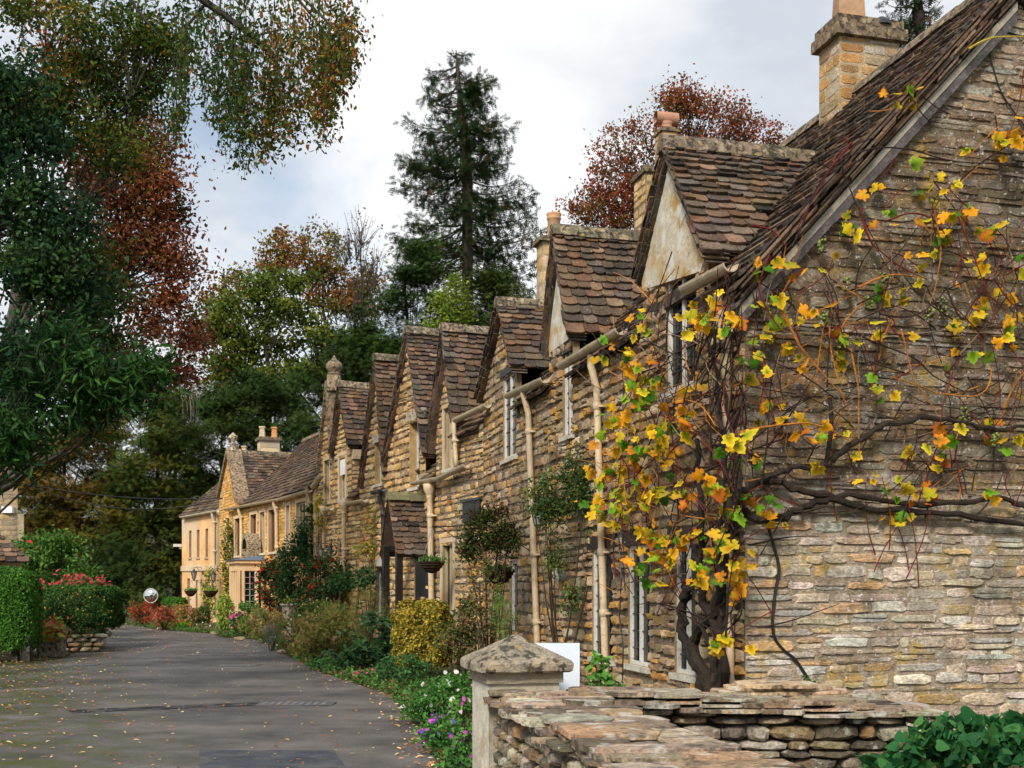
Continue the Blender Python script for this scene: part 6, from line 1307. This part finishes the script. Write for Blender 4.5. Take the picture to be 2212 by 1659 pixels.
for lst, nmean, sz, face in ((CL, 7.0, .132, 0), (CG, 3.3, .128, 1)):
    for (x, y) in lst:
        v = R.uniform(.18, .62) if face == 0 else R.uniform(.1, .32); n = max(1, int(R.gauss(nmean, 1.2)))
        c = onwall(x, y, v)
        if face == 0 or R.random() < .8:                # the shoot that carries the cluster
            src = (x+R.uniform(-60, 130) if face == 0 else x+R.uniform(-90, 90), y+R.uniform(20, 190) if R.random() < .55 else y-R.uniform(30, 160))
            limb([(x, y), ((x+src[0])/2+R.uniform(-14, 14), (y+src[1])/2+R.uniform(-14, 14)), src], .0035, .007, v*.8, R.choice([RD, RD, RD, OR, DK]), 4, .004)
        mix = R.random()
        for k in range(n):
            q = c+NR.normal(size=3)*(.075 if face == 0 else .06); P.append(q); S.append(sz*R.uniform(.55, 1.25))
            g = R.random() < (.42 if mix > .3 else .8); a = R.choice(GL if g else YL); e = R.choice(YL if R.random() < .5 else GL) if g else R.choice(YL+[(.75, .25, .02), (.5, .08, .02)]); CC.append(a); C2.append(e)
for k in range(420):                                    # bare criss-crossing shoots
    if k < 90: x, y, L_ = R.gauss(1555, 38), R.uniform(760, 1400), R.uniform(80, 260)
    elif R.random() < .5: x, y, L_ = R.uniform(1330, 1600), R.uniform(640, 1300), R.uniform(60, 190)
    else: x, y, L_ = R.uniform(1610, 2205), R.uniform(560, 1130), R.uniform(60, 210)
    if x > 1610 and y < 560+(1700-x)*.5: continue
    a = R.gauss(-1.45, .8); x2, y2 = x+math.cos(a)*L_, y-abs(math.sin(a))*L_*.8
    if x < 1604 <= x2: x2 = 1600
    limb([(x, y), ((x+x2)/2+R.uniform(-18, 18), (y+y2)/2+R.uniform(-18, 18)), (x2, y2)], R.uniform(.005, .009)*(1.6 if k < 90 else 1), .003, R.uniform(.1, .45) if x < 1604 else R.uniform(.06, .2), R.choice([DK, BK, BK] if k < 90 else [RD, DK, DK, BK, (.2, .14, .1), OR]), 4, .006)
mb.build('trunk', 'bark', vine)
P = np.array(P); S = np.array(S)
cloud('leaves', P, S, 'grape', np.array(CC)*NR.uniform(.75, 1.15, (len(P), 1)), 'leafv', vine, nrm=(-.35, -.85, .35), nb=.55, ax=(0, 0, -1), ab=.35, cols2=np.array(C2)*NR.uniform(.75, 1.15, (len(P), 1)))
for (x, y) in [(180, 640), (560, 700), (690, 860), (1270, 680), (1350, 610), (1500, 1340), (720, 470), (860, 590), (960, 440), (550, 220), (1700, 1510)]:
    c = onwall(*kr(x, y), .14); n = 26; q = NR.normal(size=(n, 3)).clip(-1.4, 1.4)*.024; q[:, 2] *= 1.7
    cloud('grape_bunch', c+q, .034, 'blob', pal([(.22, .26, .05), (.15, .2, .04), (.10, .08, .05)], n, .2), 'grape', vine, smooth=True)

# ---------------------------------------------------------------- small things
def cable(name, label, pts, r=.010, v=.03, col=(.012, .012, .014)):
    m = MB(); P = [onwall(a, b, v) for a, b in pts]; Q = []
    for i in range(len(P)-1):
        p0, p1, p2, p3 = P[max(i-1, 0)], P[i], P[i+1], P[min(i+2, len(P)-1)]
        for k in range(5): t = k/5; Q.append(.5*((2*p1)+(-p0+p2)*t+(2*p0-5*p1+4*p2-p3)*t*t+(-p0+3*p1-3*p2+p3)*t**3))
    Q.append(P[-1]); m.tube(Q, r, 6, col); return m.build(name, 'iron', label=label, cat='cable')
cable('cable', 'black cable snaking down the gable wall to the weeds', [k4(*p) for p in ((150, 330), (185, 450), (215, 580), (195, 700), (180, 850), (190, 950), (240, 1020), (310, 1080), (400, 1220))], .015)
cable('cable', 'thin black cable looping from the rafter down the upper gable wall', [k1(*p) for p in ((1470, 150), (1560, 220), (1610, 330), (1650, 470), (1700, 620), (1800, 770), (1900, 900))], .008)
cable('cable', 'black cable running from the rafter across the top of the gable', [k1(*p) for p in ((1470, 140), (1600, 180), (1849, 245), (2100, 300))], .008)
cable('cable', 'bundle of dark cables tied along the rafter of the gable', [k1(*p) for p in ((1640, -30), (1470, 160), (1300, 350), (1110, 590), (900, 850), (700, 1050))], .014, v=.13)
m = MB(); m.tube([onwall(1335, 1140, .14), onwall(1342, 1250, .16), onwall(1338, 1330, .17), onwall(1346, 1400, .15), onwall(1345, 1470, .12)], .008, 5, (.012, .012, .014)); m.build('cable', 'iron', label='black cable twisting beside the downpipe between the lower windows', cat='cable')
def wire(label, a, b, sag):
    m = MB(); a, b = np.array(a), np.array(b); m.tube([a+(b-a)*k/16+np.array((0, 0, -sag*4*(k/16)*(1-k/16))) for k in range(17)], .018, 4, (.012, .012, .014)); m.build('overhead_wire', 'iron', label=label, cat='wire')
wire('upper overhead wire crossing in front of the yews', W(40, 1043, 44), W(480, 1076, 45.5), .25); wire('lower drooping wire crossing in front of the yews', W(40, 1040, 44), W(480, 1077, 45.6), .7)
def lantern(label, px, py, fr, v, s, uside=0.25, group=None):
    u, z = fr.hit(px, py, v); c = fr.p(u, v, z); root = thing('wall_lantern', label, 'lantern', c, group)
    m = MB(); m.lathe(c, [(.0, -.22*s), (.03*s, -.2*s), (.02*s, -.16*s), (.06*s, -.13*s), (.062*s, -.115*s), (.05*s, -.115*s)], 6, (.012, .012, .014))
    m.lathe(c, [(.115*s, .125*s), (.125*s, .135*s), (.12*s, .15*s), (.05*s, .21*s), (.045*s, .24*s), (.0, .29*s)], 6, (.012, .012, .014))
    for k in range(6): t = math.pi*k/3; m.tube([(c[0]+.06*s*math.cos(t), c[1]+.06*s*math.sin(t), c[2]-.12*s), (c[0]+.115*s*math.cos(t), c[1]+.115*s*math.sin(t), c[2]+.13*s)], .007*s, 4, (.012, .012, .014))
    m.build('lantern_frame', 'iron', root)
    m = MB(); m.lathe(c, [(.055*s, -.11*s), (.108*s, .125*s)], 6, (.4, .42, .42)); m.build('glass_panes', 'paneglass', root)
    m = MB(); m.tube([(c[0], c[1], c[2]+.26*s), (c[0], c[1], c[2]+.33*s), fr.p(u, v*.6, z+.36*s), fr.p(u, .02, z+.30*s)], .012*s, 5, (.012, .012, .014)); m.tube([fr.p(u, .02, z+.12*s), fr.p(u, v*.4, z+.2*s), fr.p(u, v*.75, z+.36*s)], .01*s, 5, (.012, .012, .014)); m.box((u-.04*s, 0, z+.05*s), (u+.04*s, .03, z+.4*s), fr, (.012, .012, .014)); m.build('bracket', 'iron', root)
MT['paneglass'] = colmat('lantern_glass', .25, .1, 9, 0, 30, fine=.05, spec=.5, transl=.4)
lantern('black lantern on a bracket at the edge of the climbing rose', 1163, 1117, FA, .42, .95)
lantern('left lantern of the pair above the red berried evergreen', 693, 1196, FB, .32, .8); lantern('right lantern of the pair above the red berried evergreen', 712, 1196, FB, .32, .8)
lantern('small lantern behind the berried pyracantha beside the lead roof', 604, 1199, FB, .3, .75); lantern('lantern over the door of the pale house', 419, 1244, FC, .4, 1.05); lantern('lantern at the corner where the pale and golden houses meet', 461, 1248, FB, .4, 1.0)
def basket(label, px, py, fr, v, r, ztop_px, cols, arm=True):
    u, z = fr.hit(px, py, v); c = fr.p(u, v, z); root = thing('hanging_basket', label, 'hanging basket', c)
    zt = z+(py-ztop_px)/F*c[1]
    m = MB(); m.lathe(c, [(r*.15, -r*.85), (r*.5, -r*.7), (r*.8, -r*.35), (r, 0), (r*1.04, .02), (r*.95, .02)], 14, (.03, .018, .012)); 
    for k in range(4): rr = r*(1.0, .93, .8, .6)[k]; zz = (0, -.18, -.38, -.6)[k]*r; m.tube([(c[0]+rr*1.02*math.cos(t), c[1]+rr*1.02*math.sin(t), c[2]+zz) for t in [2*math.pi*i/14 for i in range(15)]], .009, 4, (.06, .035, .02), cap=False)
    m.build('wicker_bowl', 'bark', root)
    m = MB()
    for k in range(3): t = 2*math.pi*k/3+.4; m.tube([(c[0]+r*math.cos(t), c[1]+r*math.sin(t), c[2]+.02), (c[0], c[1], zt)], .006, 4, (.3, .3, .3))
    m.build('chain', 'iron', root)
    m = MB(); m.tube([(c[0], c[1], zt), (c[0], c[1], zt+.03), fr.p(u, 0, zt+.03)], .009, 5, (.012, .012, .014)); m.tube([fr.p(u, v*.7, zt+.03), fr.p(u, .01, zt-.22)], .008, 5, (.012, .012, .014)); m.box((u-.02, 0, zt-.25), (u+.02, .015, zt+.06), fr, (.012, .012, .014)); m.build('bracket', 'iron', root)
    n = 260; q = NR.normal(size=(n, 3))*np.array((r*.45, r*.45, r*.2)); q[:, 2] = np.abs(q[:, 2])+.02
    cloud('leaves', np.array(c)+q, r*.26, 'leaf', pal(cols, n, .25), 'leaf', root, nrm=(0, 0, 1), nb=.3)
GBs = [(.05, .13, .02), (.09, .2, .03), (.03, .07, .02)]
basket('dark wicker hanging basket by the porch and the hopper pipe', 933, 1215, FB, .55, .25, 1140, GBs)
basket('hanging basket on two chains half hidden in the honeysuckle', 1078, 1236, FA, .55, .24, 1163, GBs)
basket('hanging basket between the slit windows of the pale house', 412, 1277, FC, .7, .26, 1255, GBs); basket('hanging basket in front of the pale leaved climber', 455, 1277, FB, .7, .28, 1255, [(.25, .3, .03), (.1, .16, .03)])
m = MB(); u, z = H(1206, 1243, .1); c = np.array(FA.p(u, .1, z)); m.tube([FA.p(u, 0, z), FA.p(u, .12, z)], .10, 16, (.3, .3, .32)); m.tube([FA.p(u, .12, z), FA.p(u, .125, z), FA.p(u, .16, z)], [.115, .115, .06], 16, (.5, .5, .52)); m.build('bulkhead_lamp', 'lead', label='round steel wall lamp behind the rose stems', cat='wall lamp')
m = MB(); q = W(1904, 62, 14.6); m.lathe((q[0], q[1], 8.42+.2), [(.13, 0), (.12, .05), (.05, .11), (0, .13)], 10, (.015, .015, .018)); m.build('chimney_cowl', 'iron', c1)
# cottage roofs at the left edge
lh = thing('stone_house', 'sliver of a stone house with a white box on its wall at the left edge', 'house', (*W(-30, 1200, 50)[:2], 0)); fl_ = Frame(W(38, 1200, 50)[:2], (-1, -.44), (.44, -1))
m = MB(); stone_wall(m, fl_, [(0, 0), (4, 0), (4, 6.3), (0, 6.3)], [], (.14, .25), (.3, .6), [(.42, .34, .22), (.36, .28, .2), (.5, .36, .2)], (.36, .28, .18), dp=(.01, .02), n=6); m.box((0, -6, 0), (4, -.02, 6.3), fl_, (.36, .28, .18)); m.build('wall', 'stone', lh)
m = MB(); roof_plane(m, fl_.p(-.1, .2, 6.2), (-1, -.44, 0), (-.26, .55, .8), [(0, 0), (4, 0), (4, 3), (0, 3)]); m.build('roof', 'tile', lh)
m = MB(); a = W(5, 1094, 49.8); b = W(28, 1108, 49.8); m.box((a[0], 49.7, b[2]), (b[0], 49.97, a[2]), None, (.8, .8, .8)); m.build('white_box', 'white', lh)
m = MB(); m.box((-.25, -.5, 0), (-.002, .1, 4.6), fl_, (.4, .32, .2)); m.build('buttress', 'stone', lh)
lg = thing('garden_house', 'small building with a mossy tiled hipped roof behind the left hedge', 'outbuilding', (*W(20, 1250, 31)[:2], 0)); fg_ = Frame(W(48, 1250, 31)[:2], (-1, -.44), (.44, -1))
m = MB(); m.box((0, -3, 0), (3, 0, EYE+(1260-1212)/F*31), fg_, (.6, .5, .32)); 
for i in range(7): m.box((.1+i*.42, 0, 1.1), (.16+i*.42, .03, 2.1), fg_, (.5, .4, .25))
m.build('wall', 'paint', lg)
m = MB(); roof_plane(m, fg_.p(-.22, .3, EYE+(1260-1214)/F*31), (-1, -.44, 0), (-.3, .69, .66), [(0, 0), (3.4, 0), (3.4, 1.9), (1.3, 1.9)]); m.build('roof', 'tile', lg)
# fallen leaves
def inroad(n):
    out = []
    while len(out) < n:
        py = 1352+(1700-1352)*R.random()**1.3; px = R.uniform(-60, 1000)
        e = [(262, 1349), (350, 1361), (480, 1377), (590, 1393), (640, 1428), (700, 1455), (835, 1500), (925, 1610), (1000, 1740)]
        xr = next((a[0]+(b[0]-a[0])*(py-a[1])/(b[1]-a[1]) for a, b in zip(e, e[1:]) if a[1] <= py <= b[1]), 1000)
        if px > xr+6: continue
        dl = px-(230-(py-1352)*2.6); dr = xr-px
        pr = .02+.9*math.exp(-max(0, dl)/170)+.9*math.exp(-dr/28)
        if R.random() < pr: x, y = ground_pt(px, py); out.append((x, y, .012+R.random()*.012))
    return np.array(out)
q = inroad(2600); cloud('fallen_leaves', q, .055, 'leaf', pal([(.5, .32, .12), (.55, .2, .05), (.3, .12, .04), (.6, .5, .3), (.25, .05, .02)], len(q), .3, (4, 2, 3, 2, 1)), 'leaf', None, nrm=(0, 0, 1), nb=.8, label='yellow and brown fallen leaves scattered on the lane', cat='fallen leaves', kind='stuff')
n = 15000; ex = [ground_pt(*p) for p in edge[2:]]; q = []
for i in range(n):
    k = R.randrange(len(ex)-1); t = R.random(); a = ex[k]; b = ex[k+1]; off = abs(R.gauss(0, .8)); q.append((a[0]+(b[0]-a[0])*t+off*.9, a[1]+(b[1]-a[1])*t+off*.5, .01+R.random()*.10))
q = np.array(q); cloud('ground_cover', q, .07, 'leaf', pal([(.04, .10, .02), (.06, .15, .03), (.10, .06, .02), (.02, .05, .015)], n, .3), 'leaf', None, nrm=(0, -.3, 1), nb=.5, label='low leafy ground cover along the edge of the flower beds', cat='ground cover', kind='stuff')
n = 9000; q = np.stack([NR.uniform(-15.5, -6, n), NR.uniform(14, 25, n), NR.uniform(.01, .06, n)], 1); q = q[(q[:, 0] < -.398*q[:, 1]+.2)]; cloud('grass', q, .06, 'twig', pal([(.07, .10, .015), (.05, .08, .01), (.12, .08, .02)], len(q), .3), 'leaf', None, nrm=(0, -.2, 1), nb=.3, label='mossy grass strip under the left hedge', cat='grass', kind='stuff')
